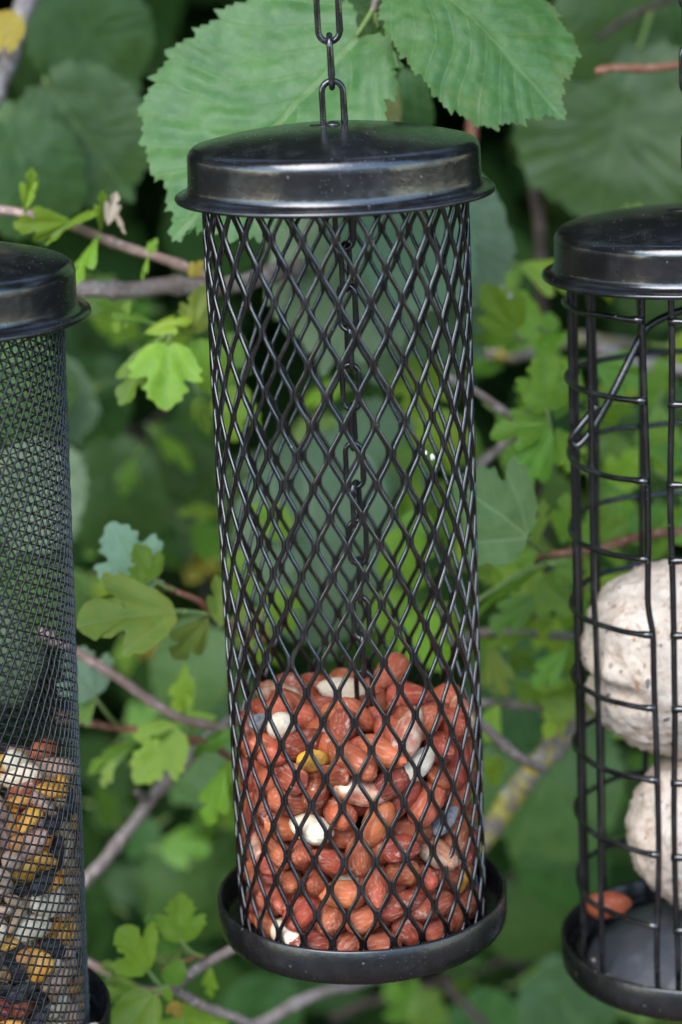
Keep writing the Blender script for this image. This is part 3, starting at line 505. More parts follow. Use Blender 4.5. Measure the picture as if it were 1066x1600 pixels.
def lid_mesh():
    p = []
    # outer skin: apex, dome, shoulder, wall, flange
    for i in range(15):
        u = i / 14; r = .0390 * u; p.append((r, .0188 - .0048 * u ** 2.1))
    for i in range(1, 9):
        a = i / 8 * radians(74); p.append((.0390 + .0025 * sin(a), .0140 - .0025 * (1 - cos(a)) * 1.2 - .0007 * i / 8))
    p += [(.0414, .0096), (.0415, .0060), (.0416, .0034), (.0418, .0022), (.0424, .0013), (.0434, .0009), (.0446, .0007), (.0453, .0003), (.0455, -.0003), (.0452, -.0009), (.0446, -.0010)]
    # underside
    p += [(.0424, -.0003), (.0410, .0006), (.0406, .0030), (.0405, .0098), (.0370, .0128), (.0200, .0160), (0, .0174)]
    b = MB(); b.lathe(p, 128); return b
def tray_mesh(R=.0444, h=.0113, dome=0.):
    p = [(0, -.0004), (R - .0030, -.0004), (R - .0012, .0003), (R - .0003, .0018), (R, .0040), (R, h - .0005), (R - .0004, h), (R - .0009, h), (R - .0013, h - .0006), (R - .0014, .0040), (R - .0026, .0022), (R - .006, .0018), (0, .0018)]
    b = MB(); b.lathe(p, 128); return b
def link_mesh(L=.0162, Wd=.0078, w=.0018):
    """one welded oval link standing along z, lying in the xz plane"""
    rc = (Wd - w) / 2; hs = (L - w) / 2 - rc; pts = []
    for i in range(13): a = pi * i / 12; pts.append((rc * cos(a), 0, hs + rc * sin(a)))
    for i in range(13): a = pi + pi * i / 12; pts.append((rc * cos(a), 0, -hs + rc * sin(a)))
    b = MB(); n = len(pts)
    rad = [w / 2 * (1 + (.16 if abs(i - 25.) < 1 else 0)) for i in range(n)]
    b.tube(pts, rad, 10, closed=True, up=Vector((0, 1, 0))); return b.mesh('chain_link')
LINK = link_mesh(); LINK_IN = link_mesh(.0150, .0066, .0016)
def chain(parent, name, p0, p1, me, pitch, turn=0., jit=0.):
    """links from p0 to p1 in the parent's space, each a child of one part"""
    e = empty(name, p0); e.parent = parent
    d = Vector(p1) - Vector(p0); n = int(d.length / pitch) + 1; d.normalize()
    q = d.to_track_quat('Z', 'Y'); rd = random.Random(len(name) + n)
    for i in range(n):
        o = link('chain_link', me, M['wire'], e)
        a = turn + (pi / 2 if i % 2 else 0) + rd.uniform(-jit, jit)
        o.rotation_euler = (q @ Matrix.Rotation(a, 3, 'Z').to_quaternion()).to_euler()
        o.location = d * (pitch * i)
    return e
def feeder(name, spec, label, group=None):
    C, lean, H = spec
    e = empty(name, rel(C, lean, H), (0, lean, 0)); tag(e, label, 'bird feeder', group)
    lid = lid_mesh().build('lid', M['lid'], e); lid.location = (0, 0, -H)
    # slotted keeper: dark slit plate and pressed knob where the chain enters the lid
    k = MB(); k.lathe([(0, .0013), (.0012, .0011), (.0018, .0006), (.0021, 0), (0, 0)], 20)
    kb = k.build('chain_stud', M['wire'], lid); kb.location = (.0002, -.0016, .0186)
    s = MB(); s.lathe([(0, .0004), (.0040, .0003), (.0046, 0), (0, -.0001)], 28)
    so_ = s.build('slot_washer', M['tray'], lid); so_.location = (-.0022, .0, .0186)
    return e, -H

# --- central peanut feeder
cf, TOP = feeder('bird_feeder', CEN, 'black peanut feeder of coarse diamond mesh hanging on a chain in the middle')
tray_mesh().build('tray', M['tray'], cf)
def expanded_mesh(R, z0, z1, around=26, pz=.0173, w=.00068, t=.00050, seg=10):
    """expanded-metal tube: zigzag strands that meet side by side in short bonds"""
    V = []; F = []; hp = pz / 2; P = 2 * pi / around; nc = 8; rd = random.Random(4)
    prof = [(cos(2 * pi * k / nc), sin(2 * pi * k / nc)) for k in range(nc)]
    prof = [(math.copysign(abs(a) ** .75, a), math.copysign(abs(b) ** .8, b)) for a, b in prof]
    rows = int((z1 - z0) / hp) + 1
    inset = w * .80 / R
    for j in range(2 * around):
        a0 = j * P / 2; pts = []
        for i in range(rows * seg + 1):
            z = z0 + i * hp / seg
            if z > z1: break
            u = i / seg; k = int(u); f = u - k
            f = (f - .13) / .74; f = min(1, max(0, f)); f = f * .80 + .20 * f * f * (3 - 2 * f)
            up = (k + j) % 2 == 0
            x = (f if up else 1 - f)
            ang = a0 + inset + (P / 2 - 2 * inset) * x
            wob = .00022 * noise.noise(Vector((ang * 6, z * 60, 0)))
            pts.append((ang, z, R + wob, up))
        base = len(V); n = len(pts)
        for i, (a, z, r, up) in enumerate(pts):
            b = pts[min(i + 1, n - 1)]; c = pts[max(i - 1, 0)]
            T = Vector(((b[0] - c[0]) * r, b[1] - c[1])).normalized()   # tangent in unrolled (arc, z)
            N = Vector((T.y, -T.x))                                      # width direction in the sheet
            er = Vector((cos(a), sin(a), 0)); et = Vector((-sin(a), cos(a), 0))
            wd = et * N.x + Vector((0, 0, 1)) * N.y
            for px, py in prof:
                V.append(er * (r + py * t) + Vector((0, 0, z)) + wd * (px * w))
        for i in range(n - 1):
            for k in range(nc):
                l = (k + 1) % nc
                F.append((base + i * nc + k, base + i * nc + l, base + (i + 1) * nc + l, base + (i + 1) * nc + k))
    return mesh('mesh_tube', V, F)
link('mesh_tube', expanded_mesh(.0375, .0016, TOP + .0030), M['wire'], cf)
# inner chain from the lid to the base, hanging a little askew
chain(cf, 'inner_chain', (.0035, .004, .0030), (.0020, .002, TOP + .012), LINK_IN, .0118, .5, .35)
chain(cf, 'hanging_chain', (.0004, 0, TOP + .0236), (-.0015, 0, TOP + .135), LINK, .0126, .06 + pi / 2, .08)
# bird dropping stuck on one strand, at its own spot on the tube
def speck(parent, loc, s, seed, mat):
    me = bpy.data.meshes.new('speck'); bm = bmesh.new(); bmesh.ops.create_icosphere(bm, subdivisions=2, radius=1)
    for v in bm.verts: v.co *= 1 + .4 * noise.noise(v.co * 1.7 + Vector((seed, 0, 0)))
    bm.to_mesh(me); bm.free(); me.polygons.foreach_set('use_smooth', [True] * len(me.polygons))
    return link('dropping', me, M[mat], parent, loc, None, s)
speck(cf, (.0245, -.0296, .1545), (.0007, .0006, .0010), 1, 'dropping')
speck(cf, (.0228, -.0308, .1562), (.0003, .0003, .0008), 2, 'dropping')

# --- seeds and nuts
def nut_mesh(name, L, D, T, pw=2.3, nub=.0, groove=.05, flat=0., seed=0, taper=.0):
    V = []; F = []; nu, nv = 22, 20
    for i in range(nu + 1):
        t = -1 + 2 * i / nu; t = math.copysign(abs(t) ** .8, t)
        rr = max(0, 1 - abs(t) ** pw) ** .5
        rr *= 1 - taper * t
        x = t * L / 2 * (1 + (nub * .12 * max(0, t) ** 8))
        for j in range(nv):
            a = 2 * pi * j / nv
            g = 1 - groove * math.exp(-((a - pi / 2) / .30) ** 2) * (1 - t * t)
            y = rr * D / 2 * cos(a) * g; z = rr * T / 2 * sin(a) * g
            if flat and z < 0: z *= (1 - flat)
            p = Vector((x, y, z)); p *= 1 + .075 * noise.noise(p * 240 + Vector((seed * 3.1, 0, 0))) + .045 * noise.noise(p * 560 + Vector((seed, 0, 0))) + .02 * noise.noise(Vector((p.x * 400, p.y * 1500, p.z * 1500 + seed)))
            V.append(p)
    for i in range(nu):
        for j in range(nv):
            l = (j + 1) % nv; F.append((i * nv + j, i * nv + l, (i + 1) * nv + l, (i + 1) * nv + j))
    return mesh(name, V, F)
cm = .01
NM = {'w': [nut_mesh('peanut', 1.42 * cm, .82 * cm, .82 * cm, 2.3, 1, .07, 0, s, .10) for s in range(4)],
      'l': [nut_mesh('peanut_long', 1.55 * cm, .76 * cm, .76 * cm, 2.2, 1, .08, 0, s + 5, .12) for s in range(3)],
      'r': [nut_mesh('peanut_round', 1.26 * cm, .86 * cm, .84 * cm, 2.4, .6, .05, 0, s + 9, .06) for s in range(3)],
      'h': [nut_mesh('peanut_half', 1.24 * cm, .84 * cm, .62 * cm, 2.5, .5, .18, .6, s + 13, .08) for s in range(2)],
      'c': [nut_mesh('maize_kernel', 1.02 * cm, .84 * cm, .46 * cm, 3.2, 0, .14, 0, s + 20, .28) for s in range(3)],
      's': [nut_mesh('sunflower_seed', 1.18 * cm, .56 * cm, .38 * cm, 1.7, 0, 0, 0, s + 30, .30) for s in range(2)],
      'm': [nut_mesh('milo_grain', .5 * cm, .5 * cm, .45 * cm, 2.2, 0, .1, 0, s + 40) for s in range(2)],
      't': [nut_mesh('wheat_grain', .66 * cm, .34 * cm, .32 * cm, 2.2, 0, .25, 0, s + 50) for s in range(2)],
      'b': [nut_mesh('nut_piece', .8 * cm, .64 * cm, .52 * cm, 2.9, 0, .12, .3, s + 60) for s in range(3)]}
RN = random.Random(31)
def pile(data, feeder_obj, lib, skip=()):
    mw = Matrix.Translation(feeder_obj.location) @ feeder_obj.rotation_euler.to_matrix().to_4x4()
    n = 0
    for it in data.split(';'):
        k = it[0]; v = [int(q) for q in it[1:].split(',')]
        name, meshes, mats, label, cat, group, sc_ = lib[k]
        p = Vector((v[0], v[1], v[2])) * 1e-4
        mk = RN.choice(mats); o = link(name, RN.choice(meshes), M[mk])
        R = Matrix.Identity(4)
        from mathutils import Euler
        o.matrix_basis = mw @ Matrix.Translation(p) @ Euler([q * .01 for q in v[3:6]]).to_matrix().to_4x4() @ Matrix.Scale(sc_ * RN.uniform(.88, 1.1), 4)
        if isinstance(label, list): lb = label.pop(0)
        elif callable(label): lb = label(mk)
        else: lb = label
        tag(o, lb, cat, group if not isinstance(label, list) else None)
        n += 1
    return n
red = 'red-skinned peanut kernel packed behind the coarse diamond mesh of the central feeder'
grp = 'peanuts in the central feeder'
LIBC = {'w': ('peanut', NM['w'], ['nut'], red, 'peanut', grp, 1.06), 'l': ('peanut', NM['l'], ['nut'], red, 'peanut', grp, 1.06),
        'r': ('peanut', NM['r'], ['nut'], red, 'peanut', grp, 1.06), 'h': ('peanut', NM['h'], ['nut'], red, 'peanut', grp, 1.06),
        'P': ('peeled_peanut', NM['w'], ['nut_peeled'], ['cream peeled peanut at the bottom left of the central pile, touching the tray', 'cream peeled peanut low down in the middle of the central pile', 'cream peeled peanut left of centre, halfway up the central pile', 'smooth cream peeled peanut high on the left of the central pile', 'cream peeled peanut right of centre, halfway up the central pile', 'cream peeled peanut at the top middle of the central pile'], 'peanut', None, 1.05),
        'H': ('chipped_peanut', NM['l'], ['nut_half'], ['chipped peanut with pale flesh at the left edge of the central pile', 'chipped peanut with pale flesh right of centre, low in the central pile', 'chipped peanut showing white flesh in the middle of the central pile', 'chipped peanut with a pale end at the upper right of the central pile', 'chipped peanut with a white scar at the upper left of the central pile', 'chipped peanut with a pale bald patch at the upper middle of the central pile'], 'peanut', None, 1.05),
        'K': ('maize_kernel', NM['c'], ['corn'], ['yellow maize kernel at the lower right of the central pile', 'maize kernel, yellow with a white tip, left of centre in the central pile'], 'maize', None, 1.1),
        'G': ('grey_husk', NM['s'], ['grey_chip'], ['crumpled grey husk at the right of the central pile', 'grey husk wedged at the upper left of the central pile'], 'husk', None, 1.0)}
pile(SIM_C, cf, LIBC)

rdc = random.Random(6)
for i in range(11):      # husk crumbs that have dropped into the rim of the tray
    a = rdc.uniform(-2.9, .1); r_ = rdc.uniform(.0395, .0418)
    o = link('husk_crumb', NM['tb'[i % 2]][i % 2], M[['pale_chip', 'grey_chip', 'orange_chip'][i % 3]])
    o.matrix_basis = cf.matrix_basis @ Matrix.Translation((r_ * cos(a), r_ * sin(a), .0028)) @ Matrix.Rotation(rdc.uniform(0, 6), 4, 'Z') @ Matrix.Scale(rdc.uniform(.18, .36), 4)
    tag(o, 'tiny husk crumb lying in the rim of the central tray', 'crumb', 'crumbs in the central tray')

# --- left seed feeder of fine mesh
lf, LTOP = feeder('bird_feeder', LEF, 'black seed feeder of fine mesh holding mixed grain, cut by the left edge')
tray_mesh().build('tray', M['tray'], lf)
def fine_mesh(R, z0, z1, r=.00028):
    V = []; F = []; circ = 2 * pi * R
    for slope, starts, rr in ((-radians(24), 36, R), (radians(64), 78, R + .00018)):
        step = .0021; dz = abs(sin(slope)) * step; da = cos(slope) * step / R * (1 if slope > 0 else -1)
        n = int((z1 - z0) / dz) + 1
        for s in range(starts):
            base = len(V); a0 = 2 * pi * s / starts
            for i in range(n):
                z = z0 + min(i * dz, z1 - z0); a = a0 + i * da
                er = Vector((cos(a), sin(a), 0)); et = Vector((-sin(a), cos(a), 0)) * math.copysign(1, da)
                T = et * cos(slope) + Vector((0, 0, abs(sin(slope)))); B = T.cross(er)
                q = er * (rr + .00012 * sin(i * 2.1 + s)) + Vector((0, 0, z))
                for k in range(4):
                    c = 2 * pi * k / 4 + pi / 4; V.append(q + (er * cos(c) * .9 + B * sin(c) * 1.25) * r)
            for i in range(n - 1):
                for k in range(4):
                    l = (k + 1) % 4; F.append((base + i * 4 + k, base + i * 4 + l, base + i * 4 + 4 + l, base + i * 4 + 4 + k))
    return mesh('mesh_tube', V, F)
link('mesh_tube', fine_mesh(.0375, .0016, LTOP + .003), M['fine'], lf)
chain(lf, 'hanging_chain', (.0, 0, LTOP + .0236), (-.0008, 0, LTOP + .165), LINK, .0126, .3, .1)
gl = 'seeds in the fine-mesh feeder'
SAY = {'nut_bit': 'pale pink peanut kernel', 'nut': 'red peanut kernel', 'nut_peeled': 'cream peeled peanut kernel', 'corn': 'yellow maize kernel', 'corn_deep': 'orange maize kernel', 'sunflower': 'black sunflower seed', 'milo': 'small round orange-brown grain', 'wheat': 'slim tan grain'}
def say(m, what=None): return (what or SAY[m]) + ' packed behind the fine mesh of the left feeder'
LIBL = {'w': ('peanut', NM['w'], ['nut_bit', 'nut_bit', 'nut_peeled', 'nut'], say, 'peanut', gl, .95),
        'h': ('peanut', NM['h'], ['nut_bit'], say, 'peanut', gl, 1.),
        'c': ('maize_kernel', NM['c'], ['corn', 'corn', 'corn_deep'], say, 'maize', gl, 1.),
        's': ('sunflower_seed', NM['s'], ['sunflower', 'sunflower', 'wheat'], say, 'seed', gl, 1.),
        'm': ('milo_grain', NM['m'], ['milo'], say, 'grain', gl, 1.),
        't': ('wheat_grain', NM['t'], ['wheat'], say, 'grain', gl, 1.),
        'b': ('nut_piece', NM['b'], ['nut_peeled', 'wheat', 'nut_bit'], lambda m: {'nut_peeled': 'cream', 'wheat': 'tan', 'nut_bit': 'pinkish'}[m] + ' broken nut piece packed behind the fine mesh of the left feeder', 'nut', gl, 1.)}
pile(SIM_L, lf, LIBL)
def in_feeder(f, loc, rot=(0, 0, 0)):
    return f.matrix_basis @ Matrix.Translation(loc) @ __import__('mathutils').Euler(rot).to_matrix().to_4x4()
for (nm, ms_, mt, loc, rot, lb, ct) in (
        ('maize_kernel', NM['c'][0], 'corn', (.0402, -.0120, .0058), (.4, -1.1, .3), 'upright maize kernel with white tip lying in the rim of the left tray', 'maize'),
        ('nut_piece', NM['b'][0], 'nut_peeled', (.0400, -.0040, .0046), (.5, .3, 1.1), 'small white nut crumb in the rim of the left tray', 'nut'),
        ('wheat_grain', NM['b'][1], 'wheat', (.0370, -.0170, .0048), (.1, .5, 2.0), 'tan grain against the mesh foot in the left tray', 'grain')):
    o = link(nm, ms_, M[mt]); o.matrix_basis = in_feeder(lf, loc, rot); tag(o, lb, ct)

# --- right fat-ball feeder of welded wire
rf, RTOP = feeder('bird_feeder', RIG, 'black wire cage feeder with fat balls, cut by the right edge')
tr_ = tray_mesh().build('tray', M['tray'], rf)
d = MB(); d.lathe([(.0360, .0018), (.0356, .0030), (.0340, .0046), (.030, .0082), (.022, .0130), (.013, .0165), (.006, .0178), (0, .0180)], 96)
d.build('tray_dome', M['residue'], tr_)
WR = .00098; CR = .0370
wires = [radians(a) for a in (-92, -63, -30, -17, 14, 46, 78, 108, 138, 168, 198, 228, 249)]
ringz = [RTOP - .0090 - .0243 * i for i in range(10)]
rdw = random.Random(8)
bend = {2: (.0018, 5, .6), 1: (.0012, 5, .3)}
wire_pts = []
for i, a in enumerate(wires):
    pts = []; ph = rdw.uniform(0, 6)
    for k in range(60):
        z = .0018 + (RTOP + .002 - .0018) * k / 59
        off = .0005 * noise.noise(Vector((i * 3.3, z * 30, 0)))
        if i in (1, 2): off -= (.0022 if i == 2 else .0010) * (1 / (1 + math.exp((z - ringz[4] - .004) / .0022)))
        aa = a + (off + .0004 * sin(z * 60 + ph)) / CR * -1 - pi / 2 + (.012 if i == 2 else 0)
        pts.append((CR * cos(aa), CR * sin(aa), z))
    b = MB(); b.tube(pts, WR, 10); b.build('cage_wire', M['wire'], rf)
    wire_pts.append(pts)
for zi, z in enumerate(ringz):
    pts = []
    q2 = min(wire_pts[2], key=lambda q: abs(q[2] - z)); q3 = min(wire_pts[3], key=lambda q: abs(q[2] - z))
    a0, a1 = math.atan2(q3[1], q3[0]) - .02, math.atan2(q2[1], q2[0]) + 2 * pi + .02
    for k in range(97):
        a = a0 + (a1 - a0) * k / 96; rr = CR + .0015 + .0003 * sin(a * 7 + zi)
        zz = z + .0006 * sin(a * 2 + zi) + .0006 * noise.noise(Vector((a * 3, zi, 0)))
        pts.append((rr * cos(a), rr * sin(a), zz))
    b = MB(); rr_ = [WR * .95] * 97; rr_[0] = rr_[-1] = WR * 1.25; rr_[1] = rr_[-2] = WR * 1.25
    b.tube(pts, rr_, 10); b.build('cage_ring', M['wire'], rf)
# hooked rod hanging inside the cage
inv = rf.matrix_basis.inverted()
def rp(px, py, y): return inv @ at(px, py, y)
b = MB(); b.tube(spline([rp(934, 633, .724), rp(905, 668, .722), rp(893, 688, .722), rp(902, 697, .722), rp(925, 672, .723), (rp(960, 610, .725)), rp(1000, 530, .729), rp(1022, 504, .730), rp(1070, 484, .732), rp(1120, 478, .734)], 8), .00125, 10)
b.build('hook_rod', M['wire'], rf)
chain(rf, 'hanging_chain', (.0012, 0, RTOP + .0230), (-.0002, 0, RTOP + .17), LINK, .0126, .35, .1)
# the lid of this feeder is held by a collar below the chain
def fat_ball(name, loc, R, sq, seed, label, chew):
    me = bpy.data.meshes.new(name); bm = bmesh.new(); bmesh.ops.create_icosphere(bm, subdivisions=6, radius=1)
    for v in bm.verts:
        c = v.co.copy(); k = 1 + .05 * noise.noise(c * 1.3 + Vector((seed, 0, 0))) + .028 * noise.noise(c * 4 + Vector((seed, 3, 0))) + .030 * noise.noise(c * 7) + .020 * (.5 - abs(noise.noise(c * 11 + Vector((2, 0, seed))))) + .022 * noise.noise(c * 19) + .014 * noise.noise(c * 48)
        if chew:
            k -= .17 * math.exp(-((c.z + .28 + .1 * c.x) / .10) ** 2) * max(0, min(1, (-c.x - .35) * 3))     # pecked-out waist
            k += .10 * max(0, -c.z - .35) * max(0, -c.x) * 2
            fl = max(0, c.z - .55); k -= fl * .25
        v.co = c * k * R; v.co.x *= sq[0]; v.co.y *= sq[1]; v.co.z *= sq[2]
    bm.to_mesh(me); bm.free(); me.polygons.foreach_set('use_smooth', [True] * len(me.polygons))
    e = link(name, me, M['fat']); e.matrix_basis = in_feeder(rf, loc); tag(e, label, 'fat ball', 'fat balls in the wire cage')
    rd = random.Random(seed); bpy.context.view_layer.update()
    for i in range(90):     # seed chips half sunk into the suet on the side of the opening
        a = rd.uniform(-2.9, -.5); zz = rd.uniform(-.75, .75); q = Vector((cos(a) * math.sqrt(1 - zz * zz), sin(a) * math.sqrt(1 - zz * zz), zz))
        hit, co, nr, fi = e.ray_cast(q * R * 2, -q)
        if not hit: continue
        m_ = rd.choice(['orange_chip', 'orange_chip', 'navy_chip', 'pale_chip', 'pale_chip', 'pale_chip', 'grey_chip'])
        c = link('seed_chip', NM['t'][i % 2], M[m_], e)
        c.location = co - nr * .0003
        c.rotation_euler = (nr.to_track_quat('Z', 'Y') @ Matrix.Rotation(rd.uniform(0, 6), 3, 'Z').to_quaternion()).to_euler()
        s = rd.uniform(.15, .42); c.scale = (s, s, s * .6)
    return e
def in_cage(px, py): # point on the cage axis seen at that pixel row
    p = at(px, py, .7273); return inv @ p
bpy.context.view_layer.update()
fb1 = fat_ball('fat_ball', Vector((-.0020, .0022, in_cage(1085, 1022).z)), .0316, (1.07, 1.0, 1.03), 4, 'pecked cream fat ball, upper one in the wire cage, with a bite at its left', True)
fb2 = fat_ball('fat_ball', Vector((.0062, -.0020, in_cage(1095, 1293).z)), .0282, (.99, 1., 1.0), 11, 'smooth round cream fat ball, lower one in the wire cage', False)
o = link('peanut', NM['w'][1], M['nut']); o.matrix_basis = Matrix.Translation(Vector(at(950, 1414, .7300))) @ Matrix.Rotation(.25, 4, 'Z') @ Matrix.Scale(1.1, 4)
tag(o, 'single red peanut lying in the tray of the wire cage feeder', 'peanut')
o = link('nut_crumb', NM['b'][2], M['pale_chip']); o.matrix_basis = in_feeder(rf, (-.0395, -.0150, .0052), (1.1, .3, .8)) @ Matrix.Scale(.62, 4)
tag(o, 'flat beige crumb at the rim of the wire cage feeder tray', 'crumb')
for i, (x, y, s) in enumerate(((-.031, -.0175, .22), (-.0345, -.0060, .2), (-.020, -.027, .14), (-.006, -.0330, .15), (-.012, -.0200, .16))):
    o = link('seed_crumb', NM['b'][i % 3], M['pale_chip']); o.matrix_basis = in_feeder(rf, (x, y, .0045 + .0042 * max(0, 1 - (x * x + y * y) ** .5 / .037) * 2.2), (i, .3, 2 * i)) @ Matrix.Scale(s, 4)
    tag(o, 'tiny pale seed crumb on the grey dome of the right tray', 'crumb', 'crumbs on the tray dome')
# ------------------------------------------------------------------ shrubs behind the feeders
def scatter(seed, n, box, yr, size, mats):
    """further leaves of the same shoots, spread through a patch of the shrub"""
    rd = random.Random(seed); out = []
    for i in range(n):
        y = rd.uniform(*yr); px = rd.uniform(box[0], box[2]); py = rd.uniform(box[1], box[3]); a = rd.uniform(-2.6, 2.6) + pi / 2; L = rd.uniform(*size)
        out.append(('currant', (px, py), (px + L * cos(a), py + L * sin(a)), y, rd.uniform(-.01, .01), rd.choice(mats), {'roll': rd.uniform(-.8, .8), 'tilt': rd.uniform(.2, .9), 'width': rd.uniform(.75, 1.1), 'pet': (px - 22 * cos(a) + rd.uniform(-8, 8), py - 22 * sin(a), y + .004)}))
    return out
def branch(name, label, cat, stems, leaves, group=None):
    """stems: [(pts [(px, py, y)], r0px, r1px, material)]; leaves: [(kind, base, tip, y, dy, material, options)]"""
    p0 = at(*stems[0][0][0]) if stems else at(*leaves[0][1], leaves[0][3])
    e = empty(name, p0); tag(e, label, cat, group)
    for i, (pts, r0, r1, mat) in enumerate(stems):
        y = pts[0][2]; twig(e, [at(*p) for p in pts], r0 * mpp(y), r1 * mpp(y), mat, 'twig', i)
    for lf_ in leaves:
        kind, b, t, y, dy, mat = lf_[:6]; op = dict(lf_[6]) if len(lf_) > 6 else {}
        if 'pet' in op:
            q = op.pop('pet'); op['pet'] = at(q[0], q[1], q[2] if len(q) > 2 else y); op.setdefault('petr', 3.4 * mpp(y))
        place_leaf(e, kind, at(*b, y), at(*t, y + dy), mat, **op)
    return e
H, C_, O_ = 'hazel', 'currant', 'oval'
# two sharp hazel leaves just behind the central lid
branch('hazel_spray', 'large sharp green hazel leaves with toothed edges behind the central lid and chain', 'hazel branch',
       [([(760, -190, .80), (660, -110, .775), (600, -45, .765), (585, 20, .765)], 9, 5, 'bark_grey')],
       [('hazel_hi', (566, 46), (286, 342), .765, -.018, 'hazel', {'roll': .05, 'tilt': .35, 'width': 1.16, 'var': 0, 'pet': (590, 0)}),
        ('hazel_hi', (645, -48), (872, 150), .762, -.020, 'hazel_worn', {'roll': -.1, 'tilt': .35, 'width': .90, 'var': 1, 'pet': (602, -45)}),
        (H, (592, 40), (556, 150), .775, .01, 'hazel', {'roll': .9, 'tilt': .5, 'width': .6, 'pet': (588, 10)}),
        (H, (480, -20), (640, 60), .79, .01, 'hazel', {'roll': .6, 'tilt': .9, 'width': .6})])
branch('hazel_spray', 'soft hazel leaves with pale green faces seen through the upper half of the coarse mesh', 'hazel branch',
       [([(520, 120, .86), (600, 250, .85), (640, 330, .84)], 7, 4, 'bark_grey')],
       [(H, (560, 300), (735, 450), .835, -.01, 'hazel_pale', {'roll': .1, 'tilt': .85, 'width': 1.0, 'pet': (600, 250)}),
        (H, (600, 250), (500, 560), .845, -.01, 'hazel_pale', {'roll': -.1, 'tilt': .85, 'width': .85}),
        (H, (640, 300), (650, 620), .86, 0, 'hazel_pale', {'roll': .15, 'tilt': .85, 'width': .8}),
        (H, (660, 262), (775, 470), .85, 0, 'hazel_pale', {'roll': -.15, 'tilt': .5, 'width': .75}),
        (H, (470, 690), (520, 1010), .87, -.01, 'hazel_pale', {'roll': 0, 'tilt': .85, 'width': .8}),
        (H, (560, 640), (640, 830), .90, 0, 'hazel_pale', {'roll': .1, 'tilt': .85, 'width': .8}),
        (H, (430, 720), (400, 900), .90, 0, 'hazel_shaded', {'tilt': .4}),
        (H, (590, 105), (600, 215), .85, 0, 'hazel_olive', {'roll': .2, 'tilt': .5, 'width': .6}),
        (H, (640, 110), (655, 215), .87, 0, 'hazel', {'roll': .5, 'tilt': .5, 'width': .6})])
branch('hazel_branch', 'blurred dark hazel leaves in the upper left corner beside a lichened branch', 'hazel branch',
       [([(190, -60, 1.0), (120, 40, .99), (70, 130, .98), (30, 230, .97)], 6, 4, 'bark_dark')],
       [(H, (70, -25), (215, 130), .97, .01, 'hazel_shaded', {'roll': .1, 'tilt': .3, 'width': .95, 'pet': (90, -60)}),
        (H, (70, 130), (200, 300), .955, 0, 'hazel', {'roll': .1, 'tilt': .25, 'width': 1.1, 'pet': (70, 120)}),
        (H, (10, 190), (70, 370), .94, 0, 'hazel', {'roll': -.1, 'tilt': .5, 'width': 1.0}),
        (H, (-60, 160), (0, 330), .96, 0, 'hazel', {'roll': .1, 'tilt': .5, 'width': 1.}),
        (H, (60, 30), (90, 170), 1.02, 0, 'hazel_shaded', {'tilt': .4}),
        (H, (200, 20), (270, 110), 1.18, 0, 'hazel_shaded', {'tilt': .6})])
branch('hazel_branch', 'blurred broad hazel leaves in the upper right corner above the wire cage feeder', 'hazel branch',
       [([(1180, -40, 1.0), (1020, 10, .99), (930, 60, .98)], 6, 4, 'bark_dark')],
       [(H, (1000, 70), (925, 345), 1.0, -.01, 'hazel_shaded', {'roll': .1, 'tilt': .3, 'width': 1.15, 'pet': (1020, 10)}),
        (H, (1075, 90), (1040, 350), 1.0, 0, 'hazel_shaded', {'roll': 0, 'tilt': .3, 'width': 1.}),
        (H, (930, -50), (990, 120), 1.0, 0, 'hazel_shaded', {'roll': .1, 'tilt': .4, 'width': 1.1}),
        (H, (1050, -60), (1080, 100), 1.02, 0, 'hazel_shaded', {'tilt': .4, 'width': 1.1}),
        (H, (880, 30), (850, 150), 1.04, 0, 'hazel_shaded', {'tilt': .4}),
        (H, (1010, 350), (1085, 500), 1.0, 0, 'hazel_shaded', {'tilt': .3, 'width': 1.1})])
branch('hazel_branch', 'blurred shade-darkened hazel leaves filling the dark gap right of the left feeder', 'hazel branch',
       [([(330, 560, 1.12), (260, 640, 1.1), (190, 690, 1.1)], 6, 4, 'bark_dark')],
       [(H, (150, 560), (130, 700), 1.08, 0, 'hazel_shaded', {'tilt': .4, 'width': .9}),
        (H, (175, 690), (190, 880), 1.05, 0, 'hazel_shaded', {'roll': .1, 'tilt': .3, 'width': .8}),
        (H, (250, 680), (330, 780), 1.1, 0, 'hazel_shaded', {'tilt': .5, 'width': .9}),
        (H, (290, 760), (240, 880), 1.12, 0, 'hazel_shaded', {'tilt': .4}),
        (H, (320, 560), (300, 690), 1.1, 0, 'hazel_shaded', {'tilt': .5}),
        (H, (125, 480), (170, 600), 1.1, 0, 'hazel_shaded', {'tilt': .5}),
        (C_, (330, 840), (290, 910), 1.12, 0, 'currant_yellow', {'tilt': .4}), (C_, (240, 975), (262, 1045), 1.1, 0, 'currant_yellow', {'tilt': .4}),
        (C_, (150, 900), (190, 960), 1.15, 0, 'currant', {'tilt': .4}), (C_, (300, 700), (340, 760), 1.15, 0, 'currant_mid', {'tilt': .4}),
        (H, (330, 980), (270, 1110), .98, 0, 'hazel', {'roll': .1, 'tilt': .3, 'width': .9}),
        (H, (340, 1130), (270, 1250), 1.0, 0, 'hazel', {'tilt': .3, 'width': .9})])
